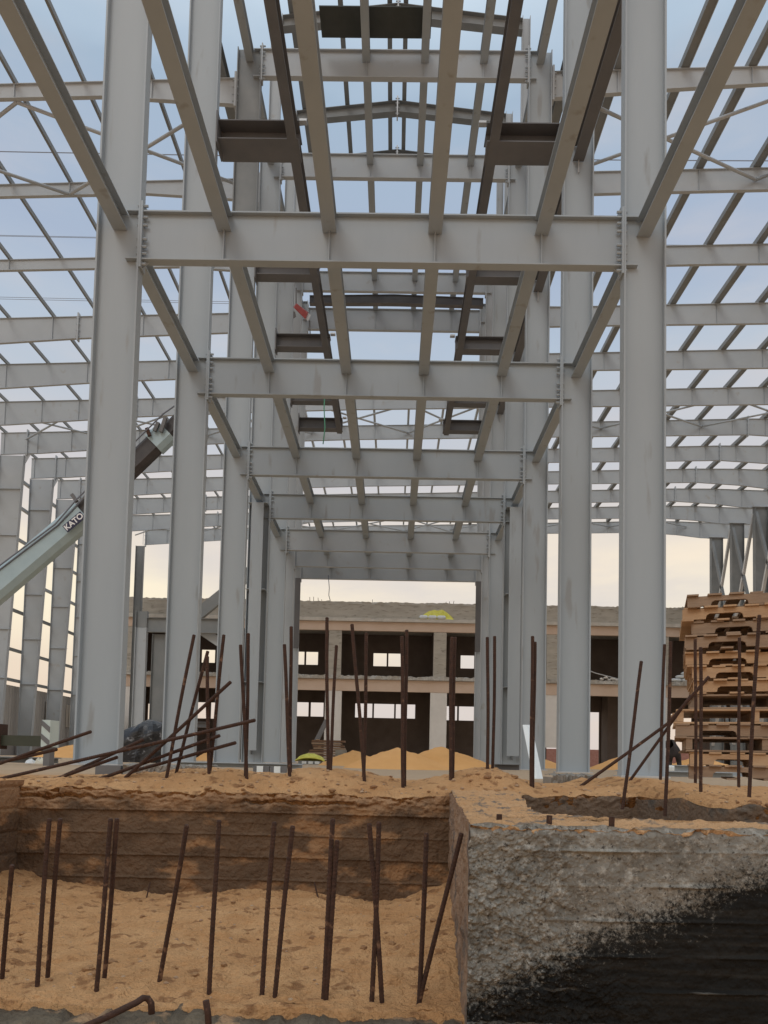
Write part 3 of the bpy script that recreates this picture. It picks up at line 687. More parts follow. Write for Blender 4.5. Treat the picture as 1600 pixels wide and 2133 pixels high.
lo = [(-30.6,-29.3,3,6.3),(-28.8,-27.6,3,6.3),(-23,-21.6,4.7,6.6),(-21.4,-20.0,4.7,6.6),(-11.6,-9.95,5.2,6.85),(-9.7,-8.2,5.2,6.85),(-4.5,-2.5,5.2,6.85),(-2.3,.05,5.2,6.85),(.25,2.5,5.2,6.85),(6.0,7.4,5.1,6.75),(7.6,9.6,5.1,6.75),(17.8,23.9,-.1,6.4),(26.1,26.75,-.1,6.4),(29,34.6,-.1,6.4)]
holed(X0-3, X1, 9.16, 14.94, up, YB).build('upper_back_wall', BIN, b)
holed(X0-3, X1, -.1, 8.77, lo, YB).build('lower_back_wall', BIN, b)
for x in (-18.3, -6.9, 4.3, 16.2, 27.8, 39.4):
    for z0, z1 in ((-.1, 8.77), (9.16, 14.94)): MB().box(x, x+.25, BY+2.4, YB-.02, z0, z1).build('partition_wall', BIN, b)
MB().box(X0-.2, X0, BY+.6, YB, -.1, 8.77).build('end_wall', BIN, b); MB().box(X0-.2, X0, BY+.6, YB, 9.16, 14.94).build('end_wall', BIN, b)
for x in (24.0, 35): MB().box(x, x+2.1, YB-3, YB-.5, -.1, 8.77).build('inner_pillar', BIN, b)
rb = MB()
for x in (-9.2, -8.8, -8.3, -7.9, 12.2, 12.6, 13.2, 5.3, 5.7, 6.1, -2.5, 30.5, 31): rb.bar((x, BY+.15, 17.0), (x+random.uniform(-.1,.1), BY+.15, 17.0+random.uniform(.25,.6)), .05, .05)
rb.build('starter_bar', RUST, b)
tag(MB().box(17, 60, 112, 112.4, 0, 2.6).build('brick_wall', BRICK, loc=(20, 112, 0)), 'low red brick wall seen through the open ground floor of the concrete building', 'wall')
lp = thing('lamp_post', 'tiny distant lamp post seen through the open ground floor', 'lamp post', (26, 108, 0))
MB().tube([(26,108,0),(26,108,6.0)], .07, 6).build('pole', DARK, lp); MB().box(25.5, 26.1, 107.9, 108.1, 5.95, 6.05).build('lamp_head', DARK, lp)

# things on the building
def cloth(name, x0, x1, y0, y1, z0, fn, M, label, cat, n=40):
    mb = MB().grid(lambda u, v: (x0+(x1-x0)*u+.05*nz(u*6, v*6, 2), y0+(y1-y0)*v, z0+fn(u, v)), n, n//2)
    o = mb.build(name, M, smooth=True, loc=(x0, y0, z0)); md = o.modifiers.new('thickness', 'SOLIDIFY'); md.thickness = .02
    return tag(o, label, cat)
def hump(h, k=6, a=.12):
    return lambda u, v: h*(math.sin(math.pi*u)**.6)*(math.sin(math.pi*min(1, v*1.0+.05))**.5)*(1+a*nz(u*k, v*k, 1, 1))
cloth('tarpaulin', 2.5, 6.2, BY-.33, BY+.9, 15.3, lambda u, v: 1.25*(math.sin(math.pi*min(1, u))**.7)*ss(v*3)*(1+.15*nz(u*5, v*3, 1, 1)), YEL, 'crumpled yellow sheet draped over the parapet ledge of the concrete building', 'tarpaulin')
def sack(x, y, z, w_, d, h, label, grp, M=SACK):
    rings = []
    for k in range(7):
        a = math.pi*k/6; rr = max(.05, math.sin(a)**.45); zz = z+h/2-h/2*math.cos(a)
        rings.append([(x+w_/2*rr*math.copysign(abs(math.cos(t))**.6, math.cos(t))*(1+.05*nz(t, k, 1)), y+d/2*rr*math.copysign(abs(math.sin(t))**.6, math.sin(t)), zz) for t in [q*math.pi/8 for q in range(16)]])
    return tag(MB().loft(rings).build('cement_sack', M, smooth=True, loc=(x, y, z)), label, 'sack', grp)
for k, x in enumerate((2.95, 3.9, 4.85)): sack(x, BY-.25, 15.3, .95, .5, .42, f'{["left","middle","right"][k]} white sack of the three on the ledge under the yellow sheet', 'white sacks under the yellow sheet')
for k, (x, z) in enumerate([(29.6, 0), (30.9, 0), (32.2, 0), (30.3, .36), (31.6, .36), (30.9, .72), (32.1, .72), (31.4, 1.08), (32.6, 1.08), (32.2, .36)][:9]):
    sack(x, BY+.0, 9.2+z, 1.35, .7, .36, f'white sack in the pile on the upper floor of the concrete building, {["bottom row left","bottom row middle","bottom row right","second row left","second row right","third row left","third row right","top left","top right"][k]}', 'pile of white sacks on the upper floor')
t = thing('rubble_heap', 'small pale heap of broken blocks on the upper floor edge between the right columns', 'rubble', (22.6, BY, 9.2))
mb = MB()
for _ in range(16): x = 21.8+random.random()*1.7; pebble(mb, x, BY-.1+random.random()*.4, 9.25+random.random()*.45*(1-abs(x-22.6)), .22)
mb.build('rubble', BWHT, t)
tag(MB().tube([(17.6, BY+.1, 11.4), (19.5, BY, 10.6), (21.2, BY-.1, 9.95), (24.2, BY, 9.25)], .05, 6).build('hanging_pipe', GALV, loc=(17.6, BY, 11.4)), 'thin grey pipe sagging across the dark upper floor opening on the right', 'pipe')

# ---- sand heaps
def heap(x, y, rx, ry, h, label, seed):
    def fn(u, v):
        a, bb = (u-.5)*2.4, (v-.5)*2.4; r = math.sqrt(a*a+bb*bb)
        z = h*max(0, 1-r**1.15)*(1+.10*nz(a*2+seed, bb*2, seed)) + .04*nz(a*7, bb*7, seed)*h
        r2 = .1*math.exp(-r*r*10)
        return (x+a*rx, y+bb*ry, z-.03-r2*h*.3)
    return tag(MB().grid(fn, 70, 50).build('sand_heap', SANDF, smooth=True, loc=(x, y, 0)), label, 'sand heap', 'heaps of orange sand')
heap(.15, 20, 1.55, 2.2, .62, 'orange sand heap in the middle, left one of the overlapping pair', 1)
heap(1.45, 21.5, 1.75, 2.2, .70, 'orange sand heap in the middle, right and taller one of the pair', 5)
heap(-1.45, 27, 1.3, 2, .62, 'orange sand heap just right of the small grey blocks', 9)
heap(13.2, 40, 2.6, 4, 1.05, 'orange sand heap between the two right-hand columns', 3)
heap(18.6, 45, 2.6, 3, .95, 'orange sand heap beside the pallet stack, behind the crouching person', 12)
heap(8.4, 42, 1.7, 3, .55, 'low sand heap seen between the second and third right columns', 15)
heap(-17.5, 42, 3.6, 4, .85, 'sand heap behind the striped outrigger post at the far left', 7)
heap(-10.2, 42, 1.1, 2, .7, 'small pointed sand heap left of the third left column', 21)

# ================================================================ rebar
RG1, RG2, RG3 = 'rusty rebars standing in the sand pit', 'rusty rebars standing in the dirt ridge', 'bent over rusty rebars on the left'
def rebar(p0, p1, r, label, grp, extend=.06, mid=None):
    p0 = Vector(p0); p1 = Vector(p1)
    d = (p1-p0).normalized(); q = p1+d*extend
    pts = [p0, q] if mid is None else [p0, Vector(mid), q]
    path = []; rad = []
    Ltot = sum((b_-a_).length for a_, b_ in zip(pts, pts[1:])); n = int(min(260, Ltot/.0055))
    for k in range(n+1):
        s = k/n*Ltot; i = 0
        while i < len(pts)-2 and s > (pts[i+1]-pts[i]).length: s -= (pts[i+1]-pts[i]).length; i += 1
        a_, b_ = pts[i], pts[i+1]; P = a_+(b_-a_)*min(1, s/(b_-a_).length)
        wob = .0022*math.sin(k*.035+p0.x*9)
        path.append(P+Vector((wob, 0, 0))); rad.append(r*(1.07 if k % 2 else .95))
    rad[0] = r*.8
    return tag(MB().tube(path, r, 8, rad).build('rebar', RUST, loc=q), label, 'rebar', grp)
def rb2(t, bt, Y0, Y1, r, label, grp, **k): return rebar(at(*t, Y0), at(*bt, Y1), r, label, grp, **k)
PIT = [((25,1802),(4,2061),'leaning rebar at the left edge of the pit'),
 ((104,1705),(74,2092),'left rebar of the first pair from the left in the pit'),
 ((127,1705),(95,2070),'right rebar of the first pair from the left in the pit'),
 ((232,1705),(197,2093),'left rebar of the second pair from the left in the pit'),
 ((245,1705),(213,2077),'right rebar of the second pair from the left in the pit'),
 ((388,1718),(327,2083),'lone rebar leaning right, just right of the second pair in the pit'),
 ((455,1708),(436,2092),'lone nearly upright rebar in the middle left of the pit'),
 ((572,1712),(543,2108),'left rebar of the leaning pair in the middle of the pit'),
 ((611,1720),(570,2092),'right rebar of the leaning pair in the middle of the pit'),
 ((695,1705),(671,2103),'taller rebar of the touching pair in the pit'),
 ((704,1750),(676,2098),'shorter rebar of the touching pair in the pit'),
 ((770,1715),(796,2102),'rebar leaning left in the narrow crossing pair of the pit'),
 ((790,1712),(774,2087),'rebar leaning right in the narrow crossing pair of the pit'),
 ((887,1735),(874,2100),'upright rebar of the V-shaped pair by the concrete block'),
 ((960,1735),(871,2102),'slanting rebar of the V-shaped pair by the concrete block')]
for t_, b_, lab in PIT: rb2(t_, b_, 2.13, 2.15 if b_[1] > 2085 else 2.25, .0070, 'rusty '+lab, RG1, extend=.05)
# hooked bar lying at the bottom edge and the stub beside it
hp = [at(150,2150,1.75), at(215,2122,1.82), at(285,2088,1.9), at(298,2079,1.92), at(308,2080,1.93), at(315,2090,1.93), at(316,2112,1.93)]
tag(MB().tube(hp, .0085, 8).build('hooked_rebar', RUST, smooth=True, loc=hp[0]), 'rusty rebar with a hooked end lying across the bottom edge of the pit', 'rebar')
tag(MB().tube([at(429,2084,1.86), at(433,2110,1.86), at(436,2160,1.86)], .0085, 8).build('rebar', RUST, smooth=True, loc=at(436,2160,1.86)), 'short rusty rebar stub at the bottom edge of the photo', 'rebar')
for k, (a_, b_, r_) in enumerate([((313,1838),(303,1880),.004), ((655,1838),(664,1876),.004)]):
    tag(MB().tube([at(*a_, 3.76), at(*b_, 3.72)], r_, 6).build('tie_wire', RUST, loc=at(*b_, 3.72)), f'short thin wire sticking out of the back wall of the pit, {["left","right"][k]} one', 'wire')
BACK = [((433,1356),(367,1608),4.2,'slanting rebar in front of the second left column, leaning right'),
 ((404,1322),(348,1611),4.1,'tallest slanting rebar before the second left column'),
 ((432,1367),(435,1615),4.1,'upright rebar where the leaning rebars cross on the left'),
 ((467,1322),(436,1612),4.15,'tall rebar leaning slightly right before the third left column'),
 ((502,1343),(514,1621),4.1,'shorter rebar of the close pair before the cross-shaped left column'),
 ((518,1319),(512,1621),4.13,'taller rebar of the close pair before the cross-shaped left column'),
 ((592,1342),(604,1615),4.1,'shorter rebar of the pair before the fifth left column'),
 ((606,1305),(605,1615),4.15,'taller rebar of the pair before the fifth left column'),
 ((681,1286),(683,1615),4.2,'tallest upright rebar in the dirt, left of the sand heaps'),
 ((701,1344),(688,1600),4.5,'shorter rebar right beside the tallest upright one'),
 ((734,1300),(759,1622),4.1,'rebar leaning left before the left sand heap'),
 ((764,1318),(758,1620),4.2,'rebar meeting the leaning one at its foot before the sand heap'),
 ((837,1325),(840,1633),4.05,'left rebar of the touching pair in the centre of the photo'),
 ((847,1312),(843,1633),4.1,'right rebar of the touching pair in the centre of the photo'),
 ((941,1327),(938,1624),4.15,'left rebar of the close pair before the right sand heap'),
 ((948,1327),(942,1624),4.2,'right rebar of the close pair before the right sand heap'),
 ((1016,1327),(1016,1606),4.4,'left rebar of the open pair before the right columns'),
 ((1031,1325),(1027,1598),4.5,'right rebar of the open pair before the right columns'),
 ((1109,1325),(1107,1637),4.15,'taller rebar before the white angle strip'),
 ((1114,1337),(1110,1634),4.17,'slightly shorter rebar touching the one before the white angle strip'),
 ((1337,1377),(1300,1656),3.6,'leaning rebar in front of the nearest right column'),
 ((1384,1342),(1375,1629),4.6,'rebar along the right edge of the nearest right column'),
 ((1398,1336),(1387,1668),3.4,'rebar just right of the nearest right column'),
 ((1449,1331),(1449,1628),4.6,'left thin rebar before the pallets'),
 ((1459,1348),(1461,1663),3.5,'second rebar before the pallets, rooted nearer the block'),
 ((1540,1328),(1539,1628),4.6,'third rebar before the pallets, rooted behind the ridge'),
 ((1581,1281),(1559,1675),3.3,'rightmost and tallest rebar before the pallets')]
for t_, b_, Y, lab in BACK: rb2(t_, b_, Y, Y, .0098 if Y > 3.9 else .0084, 'rusty '+lab, RG2, extend=.07)
LOW = [((482,1420),(259,1622),4.05,4.15,'longest leaning rebar crossing the black wrapped bundle'),
 ((190,1524),(-40,1604),4.2,4.5,'upper rebar leaning in from the left edge of the photo'),
 ((118,1561),(-40,1598),4.3,4.5,'lower rebar leaning in from the left edge of the photo'),
 ((532,1500),(5,1621),3.9,4.3,'long low rebar ending before the cross-shaped left column'),
 ((459,1532),(176,1634),4.1,4.2,'low rebar ending before the third left column, middle of the bunch'),
 ((492,1547),(292,1602),4.0,4.3,'lowest rebar of the bunch pointing right'),
 ((246,1577),(97,1629),4.15,4.2,'short low rebar before the nearest left column'),
 ((300,1540),(98,1632),4.3,4.15,'low rebar passing before the wrapped bundle to the nearest left column')]
for t_, b_, Ya, Yb, lab in LOW: rb2(t_, b_, Ya, Yb, .0098, 'rusty '+lab, RG3, extend=.05)
rebar(at(1478,1409,4.3), at(1214,1634,4.5), .0098, 'rusty bent rebar before the pallets, its long part reaching left to the second column', RG2, mid=at(1394,1505,4.4), extend=.03)
rebar(at(1440,1448,4.4), at(1316,1620,4.5), .009, 'rusty slanting rebar crossing before the nearest right column foot', RG2, mid=at(1382,1530,4.45), extend=.03)

# ================================================================ pallets
def notched(x0, x1, z0, z1):
    L_ = x1-x0; p = [(x0, z0)]
    for c in (.27, .73):
        a, b_ = x0+L_*(c-.12), x0+L_*(c+.12); h = (z1-z0)*.52
        p += [(a, z0), (a+.008, z0+h*.7), (a+.03, z0+h), (b_-.03, z0+h), (b_-.008, z0+h*.7), (b_, z0)]
    return p+[(x1, z0), (x1, z1), (x0, z1)]
def pallet(x, y, z, rot, typ, label, M, wd=1.2, dp=1.0, hgt=.118, tilt=0):
    t = thing('wooden_pallet', label, 'pallet', (0,0,0), 'stack of wooden pallets')
    bt = .017; rnd = random.Random(int(z*1000))
    if typ == 'A':        # notched stringers along x
        for yy in (0, dp/2-.02, dp-.04):
            mb = MB(); poly = notched(0, wd, bt, hgt-bt)
            mb.prism(poly, yy, yy+.04).build('stringer', M, t)
        for nm, zz, n in (('top_deck', hgt-bt+.0015, 8), ('bottom_deck', 0, 5)):
            mb = MB()
            for k in range(n):
                c = k*(wd-.10)/(n-1); j = rnd.uniform(-.012, .012); o = rnd.uniform(-.03, .02)
                mb.box(c+j, c+j+.09+rnd.uniform(0,.02), -.02+o, dp+.015+o, zz, zz+bt-.003)
            mb.build(nm, M, t)
    else:                 # deck boards along x, stringer ends in front
        for xx in (0, wd/2-.03, wd-.05):
            MB().box(xx, xx+.05, 0, dp, bt, hgt-bt).build('stringer', M, t)
        for nm, zz, n in (('top_deck', hgt-bt+.0015, 7), ('bottom_deck', 0, 4)):
            mb = MB()
            for k in range(n):
                c = k*(dp-.10)/(n-1); mb.box(-.02+rnd.uniform(-.02,.02), wd+.02+rnd.uniform(-.02,.02), c-.01, c+.09, zz, zz+bt-.003)
            mb.build(nm, M, t)
    t.location = (x, y, z); t.rotation_euler = (0, tilt, rot)
PY = 6.2
PAL = [ # (px left, py bottom, type, material, tilt, description) from the bottom
 (1436,1622,'A',WOOD2,0,'bottom pallet of the stack, notched, half sunk in sand'),
 (1437,1596,'A',WOOD,0,'second pallet from the bottom, tan with sand seen through its notch'),
 (1428,1565,'B',WOOD2,0,'third pallet from the bottom, open end with dark gaps'),
 (1409,1537,'A',WOOD2,0,'fourth pallet from the bottom, sticking out furthest left'),
 (1412,1507,'B',WOOD,0,'fifth pallet from the bottom, open end showing its middle block'),
 (1446,1477,'B',WOOD2,0,'sixth pallet from the bottom, open end set back to the right'),
 (1443,1446,'A',WOOD,.002,'seventh pallet from the bottom, orange tan with an arched notch'),
 (1442,1417,'A',WOOD,.004,'eighth pallet from the bottom, tan with a long square notch'),
 (1431,1388,'A',WOOD,.006,'ninth pallet from the bottom, bright tan with a round-cornered notch'),
 (1425,1355,'A',WOOD2,.008,'tenth pallet from the bottom, greyer, sticking out left'),
 (1443,1324,'A',WOOD2,.03,'eleventh pallet, grey and tilted up to the right'),
 (1424,1295,'A',WOOD,.035,'twelfth pallet, bright tan plain board tilted up to the right'),
 (1432,1268,'A',WOOD2,.025,'topmost pallet of the stack with deck board ends fanned against the sky')]
prev = None
for k, (px, py, ty, M, tl, lab) in enumerate(PAL):
    p = at(px, py, PY)
    pallet(p.x, PY+random.uniform(-.02,.03), p.z, R(-20+random.uniform(-1.5, 1.5)), ty, lab, M, hgt=.122 if k < 12 else .115, tilt=-tl*.25)
# spacer under the upper pallets so that they bear
# ================================================================ crane
cr_ = thing('mobile_crane', 'pale blue telescopic crane boom rising behind the left columns, with striped outrigger', 'crane', at(0, 1225, 30))
def boomline(pts, wpx, name, M, dep, ov=0):
    P = [at(*q) for q in pts]; d = (P[1]-P[0]).normalized(); n_ = Vector((-d.z, 0, d.x)).normalized(); rings = []
    for p, q in zip(P, pts):
        h = wpx*q[2]/F/2+ov
        s_ = Vector((0, dep/2, 0))
        rings.append([p+n_*h-s_*.8, p+n_*h+s_*.8, p+n_*h*.75+s_, p-n_*h*.6+s_, p-n_*h+s_*.5, p-n_*h-s_*.5, p-n_*h*.6-s_, p+n_*h*.75-s_])
    return MB().loft(rings).build(name, M, cr_)
boomline([(-90,1300,30), (178,1072,30)], 52, 'boom', CRANEB, .75)
boomline([(170,1075,30), (345,906,30)], 40, 'boom_extension', CRANED, .55)
boomline([(322,928,30), (350,901,30)], 46, 'boom_collar', CRANEB, .66)
boomline([(345,906,30), (430,824,30)], 30, 'boom_tip_section', CRANED, .42)
MB().tube([at(-60,1232,29.6), at(120,1095,29.6), at(180,1032,29.6)], .03, 6).build('hoist_cable', WIRE, cr_)
MB().tube([at(-60,1222,29.5), at(115,1092,29.5), at(160,1040,29.5), at(340,862,29.5), at(430,800,29.5)], .03, 6).build('hoist_cable', WIRE, cr_)
for a_, b_ in (((312,908),(306,892)), ((322,898),(330,880)), ((335,900),(345,870)), ((160,1045),(150,1030)), ((176,1040),(186,1025))):
    MB().bar(at(*a_, 29.55), at(*b_, 29.55), .12, .14).build('sheave_bracket', RUST if a_[0] < 320 and a_[0] > 200 else DARK, cr_)
# writing plate on the boom
a_ = at(154, 1087, 29.4); d_ = (at(178,1064,29.58)-at(142,1094,29.58)); ang = math.atan2(d_.z, d_.x); d_.y = 0; d_.normalize(); n_ = Vector((-d_.z, 0, d_.x))
hw, hh = .47, .17
pl = MB().loft([[a_-d_*hw-n_*hh+Vector((0,yy,0)), a_+d_*hw-n_*hh+Vector((0,yy,0)), a_+d_*hw+n_*hh+Vector((0,yy,0)), a_-d_*hw+n_*hh+Vector((0,yy,0))] for yy in (-.0, .02)]).build('name_plate', NAVY, cr_)
cu_ = bpy.data.curves.new('lettering', 'FONT'); cu_.body = 'KATO'; cu_.size = .33; cu_.extrude = .004; cu_.offset = .009; cu_.align_x = 'CENTER'; cu_.align_y = 'CENTER'
to = bpy.data.objects.new('lettering_curve', cu_); COL.objects.link(to)
bpy.context.view_layer.update()
me = bpy.data.meshes.new_from_object(to.evaluated_get(bpy.context.evaluated_depsgraph_get())); bpy.data.objects.remove(to)
me.materials.clear(); me.materials.append(LETTERWHITE)
lt = bpy.data.objects.new('lettering', me); COL.objects.link(lt); lt.parent = pl
mw = Matrix((d_, n_, Vector((0,-1,0)))).transposed().to_4x4()
lt.matrix_basis = Matrix.Translation((a_+Vector((0,-.008,0)))-cr_.location) @ mw
# outrigger beam with a striped jack
def q3(px, py, Y=12.0): return at(px, py, Y)
A, B_ = q3(-60,1530), q3(92,1556); MB().box(A.x, q3(97,1550).x, 12, 12.25, q3(50,1554).z, q3(50,1532).z).build('outrigger_beam', OLIVE, cr_)
x0_, x1_ = q3(91,1500).x, q3(109,1500).x; z0_, z1_ = q3(100,1612).z, q3(100,1500).z
MB().box(x0_+.01, x1_-.03, 12.02, 12.2, z0_, q3(100,1555).z).build('outrigger_leg', DARK, cr_)
zb_, zt_ = q3(100,1556).z, z1_
jk = MB().box(x0_, x1_, 11.94, 12.26, zb_, zt_).build('outrigger_jack', mat('pale_stripe_paint', (.50,.58,.55), (.58,.64,.60), 3, .6), cr_)
hS = (zt_-zb_); wS = x1_-x0_
for s_ in (.02, .52):
    zz = zb_+hS*s_
    st_ = MB().prism([(x0_, zz+hS*.28), (x1_, zz), (x1_, min(zt_, zz+hS*.22)), (x0_, min(zt_, zz+hS*.48))], 11.932, 11.938).build('dark_stripe', DARK, jk)
MB().box(q3(-5,1505).x, q3(4,1505).x, 11.9, 12.2, q3(0,1560).z, q3(0,1508).z).build('outrigger_bracket', RUST, cr_)

# ================================================================ wrapped bundle, pads, beams, strips
def bundle():
    c = at(298, 1560, 21.6); rx = .74; h = 1.28
    def fn(u, v):
        a = u*2*math.pi; t_ = v
        r = (1-max(0, t_*1.9-.9)**2.6)**.5 if t_ > .5 else 1-.10*(1-t_*2)
        if v == 1: r = 0
        fold = 1+.13*noise.noise(Vector((math.cos(a)*1.6, math.sin(a)*1.6, t_*1.6)))+.13*noise.noise(Vector((math.cos(a)*4, math.sin(a)*4, t_*3+3)))
        z = h*(t_**.85)*(1-.18*max(0, -math.cos(a))*t_)
        sq = (abs(math.cos(a))**3+abs(math.sin(a))**3)**(-1/3)
        return (c.x+rx*r*fold*sq*math.cos(a)+.10*t_, 21.7+.6*r*fold*sq*math.sin(a), z)
    o = MB().grid(fn, 34, 15).build('wrapped_bundle', BLACKP, loc=(c.x, 21.7, 0))
    tag(o, 'bundle wrapped in shiny black plastic film standing between the first two left columns', 'bundle')
    # the film's pale patches are highlights put into its colour
bundle()
def padc(x, y, w_, d, h, label, seed=0, M=CONC):
    mb = MB(); n = 26
    def fn(u, v):
        k = int(round(v*5)); ax = (u-.5)*w_
        yy, zz = [(-d/2, -.4), (-d/2, 0), (-d/2, h*.5), (-d/2, h), (0, h+.01), (d/2, h)][k]
        return (x+ax+.03*nz(u*3, k, seed, 2), y+yy+.05*nz(u*6, k, seed, 2)*(k < 4), zz+.03*nz(u*8, k, seed+2, 2)*(k > 1))
    mb.grid(fn, 60, 5)
    for sx in (-1, 1): mb.box(x+sx*w_/2-.01, x+sx*w_/2+.01, y-d/2+.03, y+d/2, -.3, h-.02)
    return tag(mb.build('concrete_footing', M, loc=(x, y, 0)), label, 'footing')
padc(-5.6, 13.75, 1.9, 1.1, -.012, 'smooth pale concrete footing under the nearest left column')
padc(-2.12, 7.1, .80, .4, .11, 'small concrete kerb block by the dirt ridge below the nearest left column', 4)
padc(1.72, 7.2, .42, .4, .10, 'rough broken concrete footing before the second right column', 7)
p = at(440, 1622, 9); 
tag(MB().box(-2.80, -2.56, 6.95, 7.3, -.1, .10).build('timber_block', DARK, loc=(-2.8, 7, 0)), 'dark block on the ground below the nearest left column', 'block')
def lyingbeam(pa, pb, h, label, M=STEEL, b=.3):
    return tag(MB().ibeam([(pa, h), (pb, h)], (0,0,-1), (0,1,0), b, .02, .015).build('steel_section', M, loc=pa), label, 'steel section', 'steel sections lying on the ground')
lyingbeam((7.2, 19.0, .26), (10.5, 19.6, .26), .26, 'grey steel section lying on the ground beside the pallet stack', STEEL)
lyingbeam((4.9, 16.2, .12), (7.4, 16.2, .12), .20, 'grey steel section lying between the two nearest right columns', STEEL)
lyingbeam((-4.4, 15.2, .10), (-1.9, 15.6, .10), .14, 'thin grey steel section lying at the foot of the third left column', STEEL)
lyingbeam((3.3, 24.0, .18), (4.1, 24.0, .18), .2, 'short dark steel section between the second and third right columns', DARK)
lyingbeam((-10.5, 15.5, .12), (-6.9, 15.2, .12), .14, 'long grey steel section lying on the ground at the far left', DARK2)
# white angle strip leaning at the right columns
pa, pb = at(1121, 1622, 8.0), at(1098, 1510, 8.6)
mb = MB(); d_ = (pb-pa).normalized(); sx = Vector((1,0,0)); 
w1 = .105; rings = []
for P in (pa, pb):
    rings.append([P-sx*w1*.5, P-sx*w1*.1+Vector((0,-.04,0)), P+sx*w1*.5, P+sx*w1*.5+Vector((0,.006,0)), P-sx*w1*.1+Vector((0,-.032,0)), P-sx*w1*.5+Vector((0,.006,0))])
mb.loft(rings); tag(mb.build('angle_strip', WHITE, loc=pa), 'white folded metal strip leaning against the right columns behind a rebar', 'metal strip')
# white striped marker blocks
for k, px in enumerate((541, 577)):
    c = at(px, 1612, 10.5); t = thing('marker_block', f'small white faced marker block on the dirt ridge, {["left","right"][k]} one of two', 'marker block', (c.x, 10.5, 0), 'white faced marker blocks')
    MB().box(c.x-.045, c.x+.045, 10.5, 10.56, -.05, .09).build('white_face', WHITE, t)
    MB().box(c.x+.047, c.x+.13, 10.52, 10.60, -.05, .09).build('dark_side', DARK, t); MB().box(c.x-.10, c.x-.047, 10.52, 10.60, -.05, .09).build('dark_side', DARK, t)
for k, (px, py, w_, c_) in enumerate([(65, 1594, .30, SACK), (82, 1590, .24, mat('cream_paper', (.62,.6,.5), (.7,.68,.58), 6, .8)), (56, 1601, .14, mat('pink_scrap', (.62,.36,.30)))]):
    c = at(px, py, 14.5)
    rings = [[(c.x+w_/2*math.cos(q*1.05)*s_*(1+.2*nz(q, k, 0, 1.3)), 14.5+w_/3*math.sin(q*1.05)*s_, c.z-.09+zz+.04*nz(q, k, 2, 1.1)) for q in range(6)] for s_, zz in ((.9, -.04), (1, .06), (.7, .15), (.25, .19))]
    tag(MB().loft(rings).build('litter_bag', c_, loc=(c.x, 14.5, 0)), f'{["crumpled white","upright cream","small pinkish"][k]} bag or scrap lying by the striped outrigger post', 'litter')
# timber stack, blocks and yellow sheet in the middle distance
t = thing('timber_stack', 'stack of brown formwork boards behind the dirt, left of the sand heaps', 'timber stack', (-4.3, 32, 0))
rr_ = random.Random(3)
for k in range(9):
    xa = -3.55+rr_.uniform(-.12,.12); z = .12+k*.105
    MB().box(xa, xa+1.35+rr_.uniform(-.1,.1), 32-.02*k, 32.7, z, z+.08-.0).build('board', WOOD2 if k % 2 else mat('brown_board', (.16,.085,.05), (.22,.13,.08), 5, .85) if k == 0 else bpy.data.materials['brown_board'], t)
    if k % 3 == 2: MB().box(xa+.2, xa+.32, 31.98-.02*k, 32.5, z+.081, z+.104).build('batten', WOOD, t)
for k, (x, z, w_) in enumerate([(-2.45, .0, .62), (-2.4, .32, .45), (-1.9, .0, .28)]):
    padb = MB().box(x, x+w_, 30.9, 31.3, z, z+.31).build('concrete_block_small', CONC, loc=(x, 30.9, z)); tag(padb, f'{["lower left","upper","lower right narrow"][k]} grey block beside the brown timber stack', 'block')
cloth('tarpaulin', -3.85, -2.75, 29.3, 30.1, .12, hump(.30), YEL, 'bright yellow sheet over a low pile below the timber stack', 'tarpaulin')
t = thing('material_pile', 'low dark pile with pale bags under the yellow sheet', 'pile', (-3.3, 29.6, 0)); MB().box(-3.75, -2.85, 29.35, 30.0, 0, .14).build('crate', DARK2, t)
for q in range(3): MB().box(-3.6+q*.26, -3.42+q*.26, 29.32, 29.345, .02, .12).build('pale_face', WHITE, t)
t = thing('leaning_plank', 'dark plank leaning on the white ground floor pillar above the timber stack', 'plank', (-6.5, 60, 0))
MB().bar(at(657,1548,60), at(681,1500,60), .5, .35).build('plank', DARK, t)
# short steel frame in the left hall
t = thing('stair_frame', 'unfinished low steel frame with a sloping stringer between the first and third left columns', 'steel frame', (-13, 40, 0))
pl_ = at(292,1560,40)
MB().ibeam([((-14.2,40,0),.62),((-14.2,40,7.2),.62)], (1,0,0), (0,1,0), .3, .03, .02).build('post', WHITE if 0 else STEEL2, t)
MB().ibeam([((-14.2,40,7.21),.62),((-14.2,40,8.1),.62)], (1,0,0), (0,1,0), .3, .03, .02).build('post_top', DARK2, t)
MB().ibeam([((-13.35,40.3,0),.72),((-13.35,40.3,6.9),.72)], (1,0,0), (0,1,0), .3, .03, .02).build('post', DARK2, t)
MB().ibeam([((-13.55,40,7.75),.8),((-9.6,40,7.75),.8)], (0,0,-1), (0,1,0), .3, .03, .02).build('beam', DARK2, t)
MB().ibeam([((-13.2,40,2.1),.3),((-10,40,2.1),.3)], (0,0,-1), (0,1,0), .3, .03, .02).build('lower_beam', DARK, t)
MB().bar(at(395,1295,40.5), at(525,1190,40.5), .35, .62).build('sloping_stringer', DARK2, t)
MB().bar(at(405,1303,40.5), at(475,1350,40.5), .3, .5).build('diagonal', STEEL2, t)
